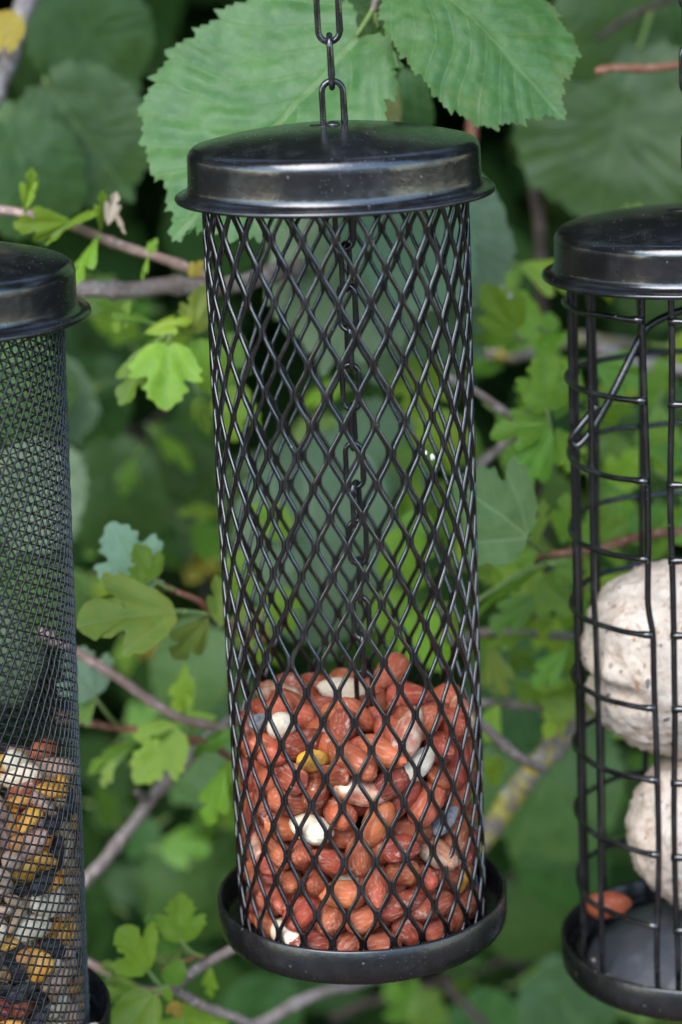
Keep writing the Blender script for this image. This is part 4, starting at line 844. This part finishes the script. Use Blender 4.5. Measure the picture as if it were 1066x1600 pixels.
branch('hazel_branch', 'blurred green hazel leaves low down between the central and the right tray', 'hazel branch',
       [([(940, 1200, 1.1), (860, 1290, 1.08), (790, 1380, 1.06)], 6, 4, 'bark_dark')],
       [(H, (900, 1120), (800, 1330), 1.0, 0, 'hazel', {'roll': .1, 'tilt': .35, 'width': 1.0}),
        (H, (770, 1010), (845, 1170), .98, 0, 'hazel', {'roll': 0, 'tilt': .35, 'width': .9}),
        (H, (900, 1270), (850, 1420), 1.05, 0, 'hazel_shaded', {'tilt': .3, 'width': 1.0}),
        (H, (800, 1380), (850, 1500), 1.1, 0, 'hazel_shaded', {'tilt': .4}),
        (H, (840, 1520), (940, 1640), .98, 0, 'hazel', {'roll': .1, 'tilt': .5, 'width': 1.0}),
        (H, (730, 1560), (800, 1660), 1.02, 0, 'hazel', {'tilt': .5, 'width': 1.0}),
        (H, (1000, 1180), (950, 1350), 1.05, 0, 'hazel_shaded', {'tilt': .4}),
        (H, (1040, 600), (1010, 760), 1.05, 0, 'hazel_shaded', {'tilt': .4}),
        (H, (300, 1330), (250, 1460), 1.1, 0, 'hazel_shaded', {'tilt': .4}),
        (H, (360, 1330), (320, 1470), 1.08, 0, 'hazel_shaded', {'tilt': .4}),
        (H, (430, 1530), (380, 1640), 1.05, 0, 'hazel_shaded', {'tilt': .5})])
branch('hazel_branch', 'blurred hazel leaves seen through the fine mesh of the left feeder', 'hazel branch',
       [([(-60, 480, 1.0), (40, 640, .99), (60, 860, .98), (50, 1040, .98)], 5, 4, 'bark_grey')],
       [(H, (-20, 520), (80, 680), .95, 0, 'hazel', {'tilt': .6, 'width': .9}), (H, (90, 700), (20, 860), .94, 0, 'hazel_pale', {'tilt': .6, 'width': .9}),
        (H, (20, 860), (100, 1000), .95, 0, 'hazel', {'tilt': .6, 'width': .9}), (H, (-30, 940), (40, 1090), .94, 0, 'hazel_pale', {'tilt': .6, 'width': .9}),
        (H, (60, 560), (120, 690), .97, 0, 'hazel_pale', {'tilt': .6, 'width': .8}), (H, (-60, 700), (0, 830), .95, 0, 'hazel', {'tilt': .6, 'width': .9})])
branch('currant_twig', 'far blurred yellow-green leaves in the gap between the left feeder and the central mesh', 'currant twig',
       [([(150, 620, 1.16), (230, 700, 1.15), (300, 830, 1.14), (330, 1000, 1.13)], 5, 4, 'bark_dark')],
       scatter(5, 26, (120, 450, 350, 1000), (1.0, 1.18), (55, 90), ['currant_mid', 'currant_mid', 'currant', 'hazel_shaded']) + scatter(6, 16, (140, 1000, 360, 1480), (1.0, 1.15), (55, 90), ['currant_mid', 'hazel_shaded']) + scatter(8, 14, (420, 350, 720, 800), (.95, 1.1), (60, 95), ['currant', 'currant_mid']))
branch('currant_twig', 'far blurred green leaves low down below and right of the central tray', 'currant twig',
       [([(700, 1400, 1.15), (800, 1500, 1.14), (900, 1600, 1.12)], 5, 4, 'bark_dark')],
       scatter(7, 26, (420, 1180, 1060, 1640), (1.0, 1.16), (60, 95), ['currant_mid', 'currant_mid', 'hazel_shaded']))
# currant twigs
branch('currant_twig', 'thin twig with small yellow-green leaves and a dry beige bract, upper left', 'currant twig',
       [([(-40, 325, .80), (40, 333, .80), (110, 352, .80), (170, 376, .80), (240, 400, .80), (330, 432, .805)], 7, 8, 'bark_pink')],
       [(C_, (112, 346), (22, 352), .795, -.01, 'currant', {'roll': -.7, 'tilt': .3, 'width': .8, 'var': 2, 'pet': (118, 352)}),
        (C_, (80, 372), (146, 330), .79, -.01, 'currant', {'roll': -.5, 'tilt': .6, 'width': 1.2, 'var': 1, 'pet': (112, 352)}),
        (C_, (40, 335), (50, 262), .795, 0, 'currant', {'roll': .9, 'tilt': .5, 'width': .7, 'var': 2}),
        (C_, (36, 338), (60, 282), .79, 0, 'currant', {'roll': -.7, 'tilt': .5, 'width': .7, 'var': 5}),
        (C_, (158, 362), (160, 298), .79, 0, 'currant', {'roll': 1.0, 'tilt': .4, 'width': .8, 'var': 2}),
        (C_, (152, 368), (118, 445), .785, -.01, 'currant', {'roll': .6, 'tilt': .3, 'width': .75, 'var': 2, 'pet': (158, 372)}),
        (C_, (234, 392), (222, 440), .79, 0, 'currant', {'roll': .8, 'tilt': .3, 'width': .5, 'var': 2}),
        (C_, (232, 394), (246, 372), .79, 0, 'currant', {'roll': .4, 'tilt': .3, 'width': .7}),
        (C_, (296, 432), (318, 408), .79, 0, 'currant_yellow', {'roll': .4, 'tilt': .3, 'width': .8}),
        (C_, (168, 352), (182, 300), .788, 0, 'dry', {'roll': .5, 'tilt': .3, 'width': .7, 'var': 5}),
        (C_, (180, 330), (196, 366), .788, 0, 'dry', {'roll': .9, 'tilt': .3, 'width': .4, 'var': 5})])
branch('currant_twig', 'grey twig with hanging pairs of lobed lime leaves right of the left lid', 'currant twig',
       [([(60, 452, .82), (130, 450, .82), (200, 452, .82), (270, 448, .82), (380, 440, .83), (470, 420, .84)], 13, 14, 'bark_grey')],
       [(C_, (240, 505), (150, 472), .80, 0, 'currant_mid', {'roll': .4, 'tilt': .5, 'width': .7, 'var': 2, 'pet': (262, 520)}),
        (C_, (225, 520), (300, 500), .795, 0, 'currant', {'roll': -.3, 'tilt': .5, 'width': .8, 'var': 2}),
        (C_, (240, 536), (188, 632), .785, -.01, 'currant_mid', {'roll': .35, 'tilt': .2, 'width': .78, 'var': 5, 'pet': (262, 522)}),
        (C_, (262, 536), (258, 640), .78, -.012, 'currant', {'roll': -.1, 'tilt': .2, 'width': 1.05, 'var': 4, 'pet': (268, 520)}),
        (C_, (205, 470), (178, 520), .80, 0, 'currant', {'roll': .5, 'tilt': .3, 'width': .9}),
        (C_, (300, 520), (318, 445), .80, 0, 'currant_old', {'roll': .5, 'tilt': .3, 'width': .8}),
        (C_, (312, 530), (330, 620), .80, 0, 'currant_mid', {'roll': .5, 'tilt': .3, 'width': .8}),
        (C_, (310, 620), (325, 680), .81, 0, 'currant_mid', {'roll': .4, 'tilt': .3, 'width': .6})])
branch('currant_twig', 'red twig with large olive leaf and bluish upturned leaf, left of the central mesh', 'currant twig',
       [([(420, 1000, .76), (345, 966, .755), (310, 940, .75), (270, 922, .748), (240, 905, .745)], 5.5, 5, 'bark_red'),
        ([(340, 962, .755), (300, 958, .745), (262, 955, .738)], 4, 4, 'petiole')],
       [(C_, (276, 954), (122, 972), .735, -.012, 'currant_old', {'roll': .25, 'tilt': .3, 'width': 1.0, 'var': 3}),
        (C_, (222, 915), (168, 818), .752, .004, 'currant_pale', {'roll': -.25, 'tilt': .1, 'width': 1.05, 'var': 1, 'pet': (262, 922)}),
        (C_, (240, 906), (212, 850), .742, 0, 'currant', {'roll': .25, 'tilt': .4, 'width': 1.0, 'var': 4, 'pet': (272, 922)}),
        (C_, (270, 915), (150, 935), .748, .004, 'currant_mid', {'roll': 1.1, 'tilt': .5, 'width': .7, 'var': 0}),
        (C_, (325, 965), (270, 1030), .75, .004, 'currant_old', {'roll': -.9, 'tilt': .6, 'width': .9, 'var': 2}),
        (C_, (345, 980), (338, 900), .752, 0, 'currant_old', {'roll': .7, 'tilt': .3, 'width': .8, 'var': 5}),
        (O_, (256, 908), (225, 916), .743, 0, 'currant_pale', {'roll': .5, 'width': .7}),
        (C_, (290, 1035), (285, 1110), .80, 0, 'currant', {'roll': .4, 'tilt': .3, 'width': .6, 'var': 2})])
branch('currant_twig', 'pinkish bare twig slanting down to the right beside the left feeder', 'currant twig',
       [([(60, 985, .78), (120, 1018, .78), (180, 1056, .78), (230, 1090, .782), (285, 1122, .785), (360, 1140, .80)], 8.5, 7, 'bark_pink'),
        ([(90, 1120, .80), (160, 1134, .80), (230, 1142, .80), (320, 1160, .80), (380, 1200, .81)], 6, 6, 'bark_red')],
       [(C_, (148, 1090), (108, 1010), .79, 0, 'currant_pale', {'roll': .3, 'tilt': .3, 'width': 1.1, 'var': 1, 'pet': (188, 1136, .80)}),
        (C_, (148, 1095), (112, 1130), .79, 0, 'currant_mid', {'roll': .3, 'tilt': .3, 'width': 1.3}),
        (C_, (282, 1140), (208, 1222), .785, -.005, 'currant', {'roll': .2, 'tilt': .4, 'width': 1.0, 'var': 4}),
        (C_, (276, 1128), (230, 1150), .787, 0, 'currant_mid', {'roll': .5, 'tilt': .4, 'width': 1.2}),
        (C_, (225, 1150), (135, 1208), .81, 0, 'currant_mid', {'roll': .5, 'tilt': .5, 'width': .7, 'var': 2}),
        (C_, (340, 1120), (270, 1130), .80, 0, 'currant', {'roll': -.6, 'tilt': .5, 'width': .6, 'var': 2}),
        (C_, (372, 1140), (300, 1180), .79, 0, 'currant_mid', {'roll': .6, 'tilt': .5, 'width': .8, 'var': 5}),
        (C_, (350, 1200), (322, 1290), .79, 0, 'currant', {'roll': .3, 'tilt': .4, 'width': .8, 'var': 2}),
        (C_, (365, 1190), (350, 1240), .79, 0, 'currant_mid', {'roll': .4, 'tilt': .4, 'width': .9}),
        (C_, (300, 1060), (270, 1120), .82, 0, 'currant', {'roll': .4, 'tilt': .4, 'width': .8}),
        (C_, (180, 1190), (158, 1230), .80, 0, 'currant_old', {'roll': .4, 'tilt': .4, 'width': .8})])
branch('currant_twig', 'bare grey branch rising to the right between the left feeder and the central tray', 'currant twig',
       [([(80, 1420, .83), (140, 1372, .83), (200, 1300, .83), (250, 1235, .83), (290, 1190, .83), (380, 1110, .84)], 11, 9, 'bark_grey'),
        ([(230, 1252, .83), (222, 1243, .825), (214, 1238, .82)], 8, 5, 'bark_grey')], [])
branch('currant_twig', 'grey forked twig with small bright leaves in the lower left, beside the central tray', 'currant twig',
       [([(420, 1450, .735), (352, 1488, .735), (310, 1512, .735), (272, 1545, .735)], 8, 9, 'bark_grey'),
        ([(270, 1546, .737), (310, 1570, .74), (370, 1592, .745), (450, 1625, .75)], 8, 8, 'bark_grey'),
        ([(120, 1495, .77), (170, 1520, .765), (220, 1545, .755), (272, 1548, .738)], 7, 6, 'bark_pink'),
        ([(322, 1494, .734), (300, 1498, .73), (270, 1510, .728), (252, 1514, .727)], 3.5, 2, 'bark_red')],
       [(C_, (282, 1472), (282, 1396), .728, 0, 'currant', {'roll': .15, 'tilt': .2, 'width': .95, 'var': 4, 'pet': (318, 1495)}),
        (C_, (283, 1482), (228, 1432), .735, 0, 'currant_mid', {'roll': .2, 'tilt': .2, 'width': .9, 'var': 1, 'pet': (318, 1497)}),
        (C_, (280, 1475), (240, 1500), .738, 0, 'currant_old', {'roll': .2, 'tilt': .2, 'width': 1.1, 'var': 1}),
        (C_, (232, 1518), (188, 1452), .722, -.004, 'currant', {'roll': .35, 'tilt': .3, 'width': 1.1, 'var': 3, 'pet': (252, 1540)}),
        (O_, (240, 1548), (176, 1640), .715, -.01, 'currant', {'roll': .1, 'tilt': .4, 'width': 1.25, 'var': 0, 'pet': (262, 1540)}),
        (O_, (262, 1540), (284, 1500), .726, 0, 'currant_mid', {'roll': .4, 'tilt': .4, 'width': 1.3, 'var': 1}),
        (O_, (258, 1538), (266, 1568), .722, 0, 'currant', {'roll': .6, 'tilt': .4, 'width': .9, 'var': 1}),
        (C_, (225, 1555), (150, 1555), .745, 0, 'currant_mid', {'roll': .3, 'tilt': .5, 'width': 1.0, 'var': 0}),
        (C_, (200, 1530), (160, 1505), .76, 0, 'currant_old', {'roll': .3, 'tilt': .5, 'width': 1.0}),
        (C_, (330, 1510), (328, 1560), .76, 0, 'currant', {'roll': .5, 'tilt': .3, 'width': .7}),
        (C_, (300, 1560), (330, 1640), .75, 0, 'currant', {'roll': .3, 'tilt': .4, 'width': .9}),
        (C_, (268, 1565), (282, 1590), .72, 0, 'currant_yellow', {'roll': .3, 'tilt': .4, 'width': 1.}),
        (C_, (290, 1590), (240, 1630), .74, 0, 'currant', {'roll': .3, 'tilt': .4, 'width': 1.})])
branch('currant_twig', 'blurred pale branches crossing below the central tray', 'currant twig',
       [([(330, 1640, .86), (420, 1592, .86), (480, 1560, .86), (540, 1540, .87), (640, 1520, .9)], 11, 8, 'bark_grey'),
        ([(520, 1590, 1.12), (580, 1565, 1.12), (650, 1545, 1.12), (760, 1510, 1.12), (850, 1500, 1.14)], 8, 7, 'bark_dark'),
        ([(700, 1540, .98), (735, 1580, .97), (780, 1630, .96)], 8, 7, 'bark_dark')],
       [        (C_, (640, 1560), (700, 1600), 1.0, 0, 'currant_mid', {'roll': .2, 'tilt': .3})])
branch('currant_twig', 'leafy green twigs with lobed leaves just right of the central mesh, upper half', 'currant twig',
       [([(700, 590, .80), (745, 612, .80), (800, 650, .80), (850, 670, .805)], 7, 5, 'bark_grey'),
        ([(745, 730, .85), (790, 690, .85), (830, 640, .85)], 8, 6, 'bark_grey')],
       [(C_, (855, 642), (852, 545), .79, 0, 'currant_mid', {'roll': .15, 'tilt': .2, 'width': 1.0, 'var': 4, 'pet': (860, 668)}),
        (C_, (862, 660), (766, 678), .79, 0, 'currant_mid', {'roll': .3, 'tilt': .4, 'width': .9, 'var': 0}),
        (C_, (862, 668), (808, 778), .785, 0, 'currant_mid', {'roll': -.2, 'tilt': .4, 'width': .7, 'var': 2}),
        (C_, (868, 655), (905, 585), .80, 0, 'currant_mid', {'roll': .3, 'tilt': .4, 'width': .9}),
        (C_, (870, 668), (905, 740), .80, 0, 'currant', {'roll': .3, 'tilt': .4, 'width': .9}),
        (C_, (850, 560), (860, 490), .92, 0, 'currant', {'roll': .3, 'tilt': .4, 'width': 1.0}),
        (C_, (800, 470), (780, 400), .98, 0, 'currant_mid', {'roll': .3, 'tilt': .4, 'width': 1.2}),
        (C_, (760, 480), (790, 560), .95, 0, 'currant_mid', {'roll': .3, 'tilt': .4, 'width': 1.2}),
        (C_, (700, 560), (690, 480), .90, 0, 'currant', {'roll': .3, 'tilt': .4, 'width': 1.0}),
        (C_, (660, 560), (655, 670), .86, 0, 'currant', {'roll': .3, 'tilt': .4, 'width': .9}),
        (C_, (690, 640), (700, 740), .84, 0, 'currant', {'roll': .3, 'tilt': .4, 'width': .9}),
        (C_, (480, 350), (455, 420), .92, 0, 'currant', {'roll': .3, 'tilt': .4, 'width': 1.}),
        (C_, (520, 360), (500, 430), .92, 0, 'currant', {'roll': .3, 'tilt': .4, 'width': 1.}),
        (C_, (370, 520), (350, 600), .86, 0, 'currant_mid', {'roll': .3, 'tilt': .4, 'width': 1.}),
        (C_, (375, 600), (360, 690), .86, 0, 'currant', {'roll': .3, 'tilt': .4, 'width': 1.}),
        (C_, (940, 680), (930, 600), .90, 0, 'currant_mid', {'roll': .3, 'tilt': .4}),
        (C_, (1010, 640), (1040, 560), .92, 0, 'currant_mid', {'roll': .3, 'tilt': .4}),
        (C_, (960, 760), (1000, 700), .88, 0, 'currant', {'roll': .3, 'tilt': .4}),
        (C_, (1030, 740), (1060, 680), .9, 0, 'currant', {'roll': .3, 'tilt': .4})]
       + scatter(1, 30, (740, 380, 1060, 800), (.83, .95), (60, 95), ['currant', 'currant', 'currant_mid']) + scatter(2, 12, (600, 560, 730, 900), (.84, .95), (60, 95), ['currant', 'currant', 'currant_mid']))
branch('currant_twig', 'dense leafy twigs between the central mesh and the wire cage, middle height', 'currant twig',
       [([(700, 1000, .84), (760, 988, .84), (830, 990, .84), (900, 993, .845), (980, 985, .86)], 7.5, 7, 'bark_grey'),
        ([(720, 1098, .85), (790, 1098, .85), (850, 1104, .85), (920, 1106, .86)], 7, 7, 'bark_grey'),
        ([(735, 1115, .80), (780, 1155, .80), (815, 1185, .80), (850, 1200, .805)], 8, 8, 'bark_grey'),
        ([(840, 868, .80), (890, 862, .80), (940, 856, .805), (1010, 836, .81), (1100, 826, .82)], 6, 7, 'bark_red'),
        ([(745, 940, .79), (800, 905, .79), (845, 885, .795), (885, 876, .80)], 4, 3.5, 'petiole')],
       [(C_, (824, 840), (715, 752), .755, -.012, 'currant_soft', {'roll': .1, 'tilt': .3, 'width': 1.12, 'var': 4, 'pet': (850, 862, .80)}),
        (C_, (812, 836), (725, 856), .762, 0, 'currant_soft', {'roll': .1, 'tilt': .3, 'width': 1.05, 'var': 1}),
        (O_, (860, 880), (735, 965), .79, 0, 'currant_mid', {'roll': 1.1, 'tilt': .5, 'width': .8, 'var': 0}),
        (C_, (835, 860), (850, 780), .80, 0, 'currant_old', {'roll': .9, 'tilt': .4, 'width': .8, 'var': 2}),
        (C_, (845, 862), (800, 880), .80, 0, 'currant_mid', {'roll': .3, 'tilt': .4, 'width': 1.2}),
        (C_, (880, 850), (885, 770), .81, 0, 'currant', {'roll': .3, 'tilt': .4, 'width': .8, 'var': 2}),
        (C_, (860, 870), (905, 905), .80, 0, 'currant_mid', {'roll': .3, 'tilt': .4, 'width': 1.1}),
        (C_, (905, 850), (900, 910), .81, 0, 'currant', {'roll': .3, 'tilt': .4, 'width': 1.1}),
        (C_, (935, 850), (960, 775), .81, 0, 'currant_mid', {'roll': .2, 'tilt': .4, 'width': .9}),
        (C_, (985, 845), (1035, 790), .83, 0, 'currant_mid', {'roll': .2, 'tilt': .4, 'width': .9}),
        (C_, (840, 930), (765, 985), .82, 0, 'currant_mid', {'roll': .2, 'tilt': .4, 'width': .9}),
        (C_, (845, 905), (905, 960), .815, 0, 'currant_mid', {'roll': .2, 'tilt': .4, 'width': 1.0, 'var': 1}),
        (C_, (800, 920), (830, 985), .83, 0, 'currant', {'roll': .4, 'tilt': .4, 'width': .8, 'var': 2}),
        (C_, (850, 1000), (850, 945), .82, 0, 'currant', {'roll': .2, 'tilt': .4, 'width': .6}),
        (C_, (830, 990), (760, 1010), .83, 0, 'currant', {'roll': .5, 'tilt': .4, 'width': .7}),
        (C_, (765, 1010), (790, 1090), .83, 0, 'currant_old', {'roll': .4, 'tilt': .4, 'width': .75, 'var': 2}),
        (C_, (885, 1015), (832, 1075), .82, 0, 'currant_mid', {'roll': .3, 'tilt': .4, 'width': .9, 'var': 2}),
        (C_, (890, 1000), (900, 1070), .83, 0, 'currant_mid', {'roll': .3, 'tilt': .4, 'width': .9}),
        (C_, (800, 1060), (850, 1100), .84, 0, 'currant', {'roll': .4, 'tilt': .4, 'width': .9}),
        (C_, (880, 1105), (850, 1155), .83, 0, 'currant', {'roll': .4, 'tilt': .4, 'width': .8}),
        (C_, (780, 1100), (755, 1160), .84, 0, 'currant', {'roll': .4, 'tilt': .4, 'width': .9}),
        (C_, (770, 1000), (745, 1060), .86, 0, 'currant_mid', {'roll': .4, 'tilt': .4, 'width': .9}),
        (C_, (765, 1180), (775, 1230), .86, 0, 'currant', {'roll': .4, 'tilt': .4, 'width': .9}),
        (C_, (690, 940), (680, 1040), .84, 0, 'currant_mid', {'roll': .4, 'tilt': .4, 'width': .9}),
        (C_, (640, 960), (700, 1050), .82, 0, 'currant', {'roll': .3, 'tilt': .4, 'width': .8}),
        (C_, (610, 830), (660, 920), .82, 0, 'currant', {'roll': .3, 'tilt': .4, 'width': .9}),
        (C_, (660, 800), (640, 870), .83, 0, 'currant_mid', {'roll': .3, 'tilt': .4, 'width': .9}),
        (C_, (600, 920), (630, 1020), .84, 0, 'currant_mid', {'roll': .3, 'tilt': .4, 'width': .9}),
        (C_, (400, 950), (385, 1030), .82, 0, 'currant_old', {'roll': .3, 'tilt': .4, 'width': .9}),
        (C_, (430, 920), (455, 990), .84, 0, 'currant_mid', {'roll': .3, 'tilt': .4, 'width': .9}),
        (C_, (380, 860), (375, 950), .84, 0, 'currant', {'roll': .3, 'tilt': .4, 'width': .7})]
       + scatter(3, 34, (750, 800, 1060, 1130), (.81, .93), (50, 85), ['currant', 'currant', 'currant_mid', 'currant_old']) + scatter(4, 10, (360, 820, 500, 1010), (.84, .93), (55, 90), ['currant', 'currant_mid', 'currant_old']))
branch('lichened_branch', 'yellow lichened branch slanting down left from the wire cage to the central tray', 'branch',
       [([(980, 1060, .86), (900, 1125, .855), (850, 1185, .85), (800, 1245, .85), (762, 1300, .85), (700, 1380, .86)], 19, 17, 'bark_lichen')], [])
branch('lichened_branch', 'blurred yellow lichened branch right of the mesh above the lobed leaves', 'branch',
       [([(640, 545, .96), (740, 550, .95), (830, 552, .95), (900, 530, 1.0), (1000, 540, 1.04)], 13, 10, 'bark_lichen'),
        ([(835, 548, .95), (810, 490, .96), (770, 440, .97)], 12, 8, 'bark_lichen_some'),
        ([(940, 545, .98), (1000, 570, 1.0), (1100, 575, 1.0)], 11, 11, 'bark_lichen_some')], [])
branch('lichened_branch', 'blurred grey branch with yellow lichen in the upper left corner', 'branch',
       [([(70, -60, .90), (40, 10, .90), (18, 75, .90), (-8, 140, .90), (-40, 230, .90)], 15, 15, 'bark_lichen_some')],
       [(C_, (35, 30), (-30, 80), .885, 0, 'currant_yellow', {'roll': .2, 'tilt': .3, 'width': 1.0, 'var': 1})])
branch('bare_twig', 'thin reddish twig reaching in from the right edge above the right lid', 'twig',
       [([(930, 112, .86), (960, 106, .86), (1010, 108, .86), (1080, 100, .86), (1180, 95, .87)], 6, 6, 'bark_red')], [])
branch('upright_shoot', 'blurred upright brown stem between the central and right feeders, near the top', 'shoot',
       [([(842, -400, 1.02), (838, 60, 1.02), (838, 250, 1.02), (846, 420, 1.02), (850, 700, 1.06), (840, 1100, 1.12)], 11, 11, 'bark_dark'),
        ([(745, 100, 1.0), (738, 190, 1.0), (735, 240, 1.0)], 8, 8, 'bark_red')], [])

# the mass of the hedge behind, leaves nobody could count, and added light-blocking leaves
import numpy as np
rng = np.random.default_rng(12)
def hedge(n, box, size, name, label, tint=(0, 1)):
    out = np.array([(0, 0), (.03, .26), (.22, .44), (.5, .47), (.78, .33), (.93, .1), (1.02, 0)])
    prof = np.array([(x, y, .10 * abs(y) - .22 * (x - .4) ** 2) for x, y in out] + [(x, -y, .10 * abs(y) - .22 * (x - .4) ** 2) for x, y in out[::-1][1:-1]] + [(.45, 0, 0)])
    m = len(prof); k = m - 1
    pos = np.stack([rng.uniform(*box[0], n), box[1][0] + (box[1][1] - box[1][0]) * rng.random(n) ** .8, rng.uniform(*box[2], n)], 1)
    # normals face the open side and the sky, with scatter
    N = np.stack([rng.normal(0, .55, n), -.75 + rng.normal(0, .45, n), .55 + rng.normal(0, .45, n)], 1); N /= np.linalg.norm(N, axis=1)[:, None]
    X = np.stack([rng.normal(0, .8, n), rng.normal(0, .4, n), -.6 + rng.normal(0, .6, n)], 1)
    X -= N * (X * N).sum(1)[:, None]; X /= np.linalg.norm(X, axis=1)[:, None]
    Y = np.cross(N, X); S = rng.uniform(*size, n)
    V = pos[:, None, :] + S[:, None, None] * (prof[None, :, 0, None] * X[:, None] + prof[None, :, 1, None] * Y[:, None] + prof[None, :, 2, None] * N[:, None])
    V = V.reshape(-1, 3)
    b = np.arange(n)[:, None] * m
    F = np.stack([np.stack([b[:, 0] + k, b[:, 0] + i, b[:, 0] + (i + 1) % k], 1) for i in range(k)], 1).reshape(-1, 3)
    me = bpy.data.meshes.new(name); me.vertices.add(len(V)); me.vertices.foreach_set('co', V.ravel())
    me.loops.add(F.size); me.loops.foreach_set('vertex_index', F.ravel().astype(np.int32))
    me.polygons.add(len(F)); me.polygons.foreach_set('loop_start', np.arange(0, F.size, 3, dtype=np.int32)); me.polygons.foreach_set('loop_total', np.full(len(F), 3, dtype=np.int32))
    me.update(calc_edges=True); me.validate()
    me.polygons.foreach_set('use_smooth', [True] * len(me.polygons))
    a = me.attributes.new('tint', 'FLOAT', 'POINT'); a.data.foreach_set('value', np.repeat(rng.uniform(*tint, n), m).astype(np.float32))
    tag(link(name, me, M['hedge']), label, 'hedge', None, 'stuff')
hedge(2600, ((-1.8, 1.8), (1.25, 1.75), (.0, 1.9)), (.05, .09), 'hedge_foliage', 'dark blurred mass of hedge leaves behind the shrubs')
hedge(4200, ((-2.2, 2.2), (2.1, 2.9), (.0, 2.8)), (.15, .25), 'hedge_foliage_back', 'deep inner leaves of the hedge', (0, .6))  # lower tint range paints the inner shade into these leaves
hedge(4400, ((-1.8, 1.8), (.86, 2.6), (1.72, 2.4)), (.07, .12), 'hedge_foliage_back', 'unseen leaf roof added above the frame to shade the shrubs')  # added leaf roof, keeps sun and sky off the shrubs
hedge(2600, ((-1.7, 1.7), (.30, .95), (2.2, 2.8)), (.08, .13), 'hedge_foliage_back', 'unseen leaf canopy added overhead to block the sky above the feeders')  # added canopy, cuts the overhead sky mirrored in the lids
hedge(1600, ((-1.8, 1.8), (1.4, 2.4), (.0, .45)), (.07, .12), 'hedge_foliage_back', 'low leaves covering the ground under the hedge', (0, .6))  # lower tint again: shade near the ground painted in
hedge(1300, ((-1.9, -.85), (.3, 1.4), (.0, 2.6)), (.06, .11), 'hedge_foliage_back', 'unseen leaf mass added on the left to darken reflections')  # added out of view so the metal mirrors something dark
hedge(1300, ((.95, 1.9), (.3, 1.4), (.0, 2.6)), (.06, .11), 'hedge_foliage_back', 'unseen leaf mass added on the right to darken reflections')  # added on this side too, for dark reflections
hedge(3000, ((-14, 14), (-15, -13.5), (.0, 4.2)), (.35, .7), 'hedge_foliage_back', 'unseen leaf screen added behind the viewer to block low sky')  # added screen: blocks light from the horizon, darkens front reflections
for o in list(SC.objects):
    if o.name.startswith('hedge_foliage_back'): o.name = 'hedge_foliage'
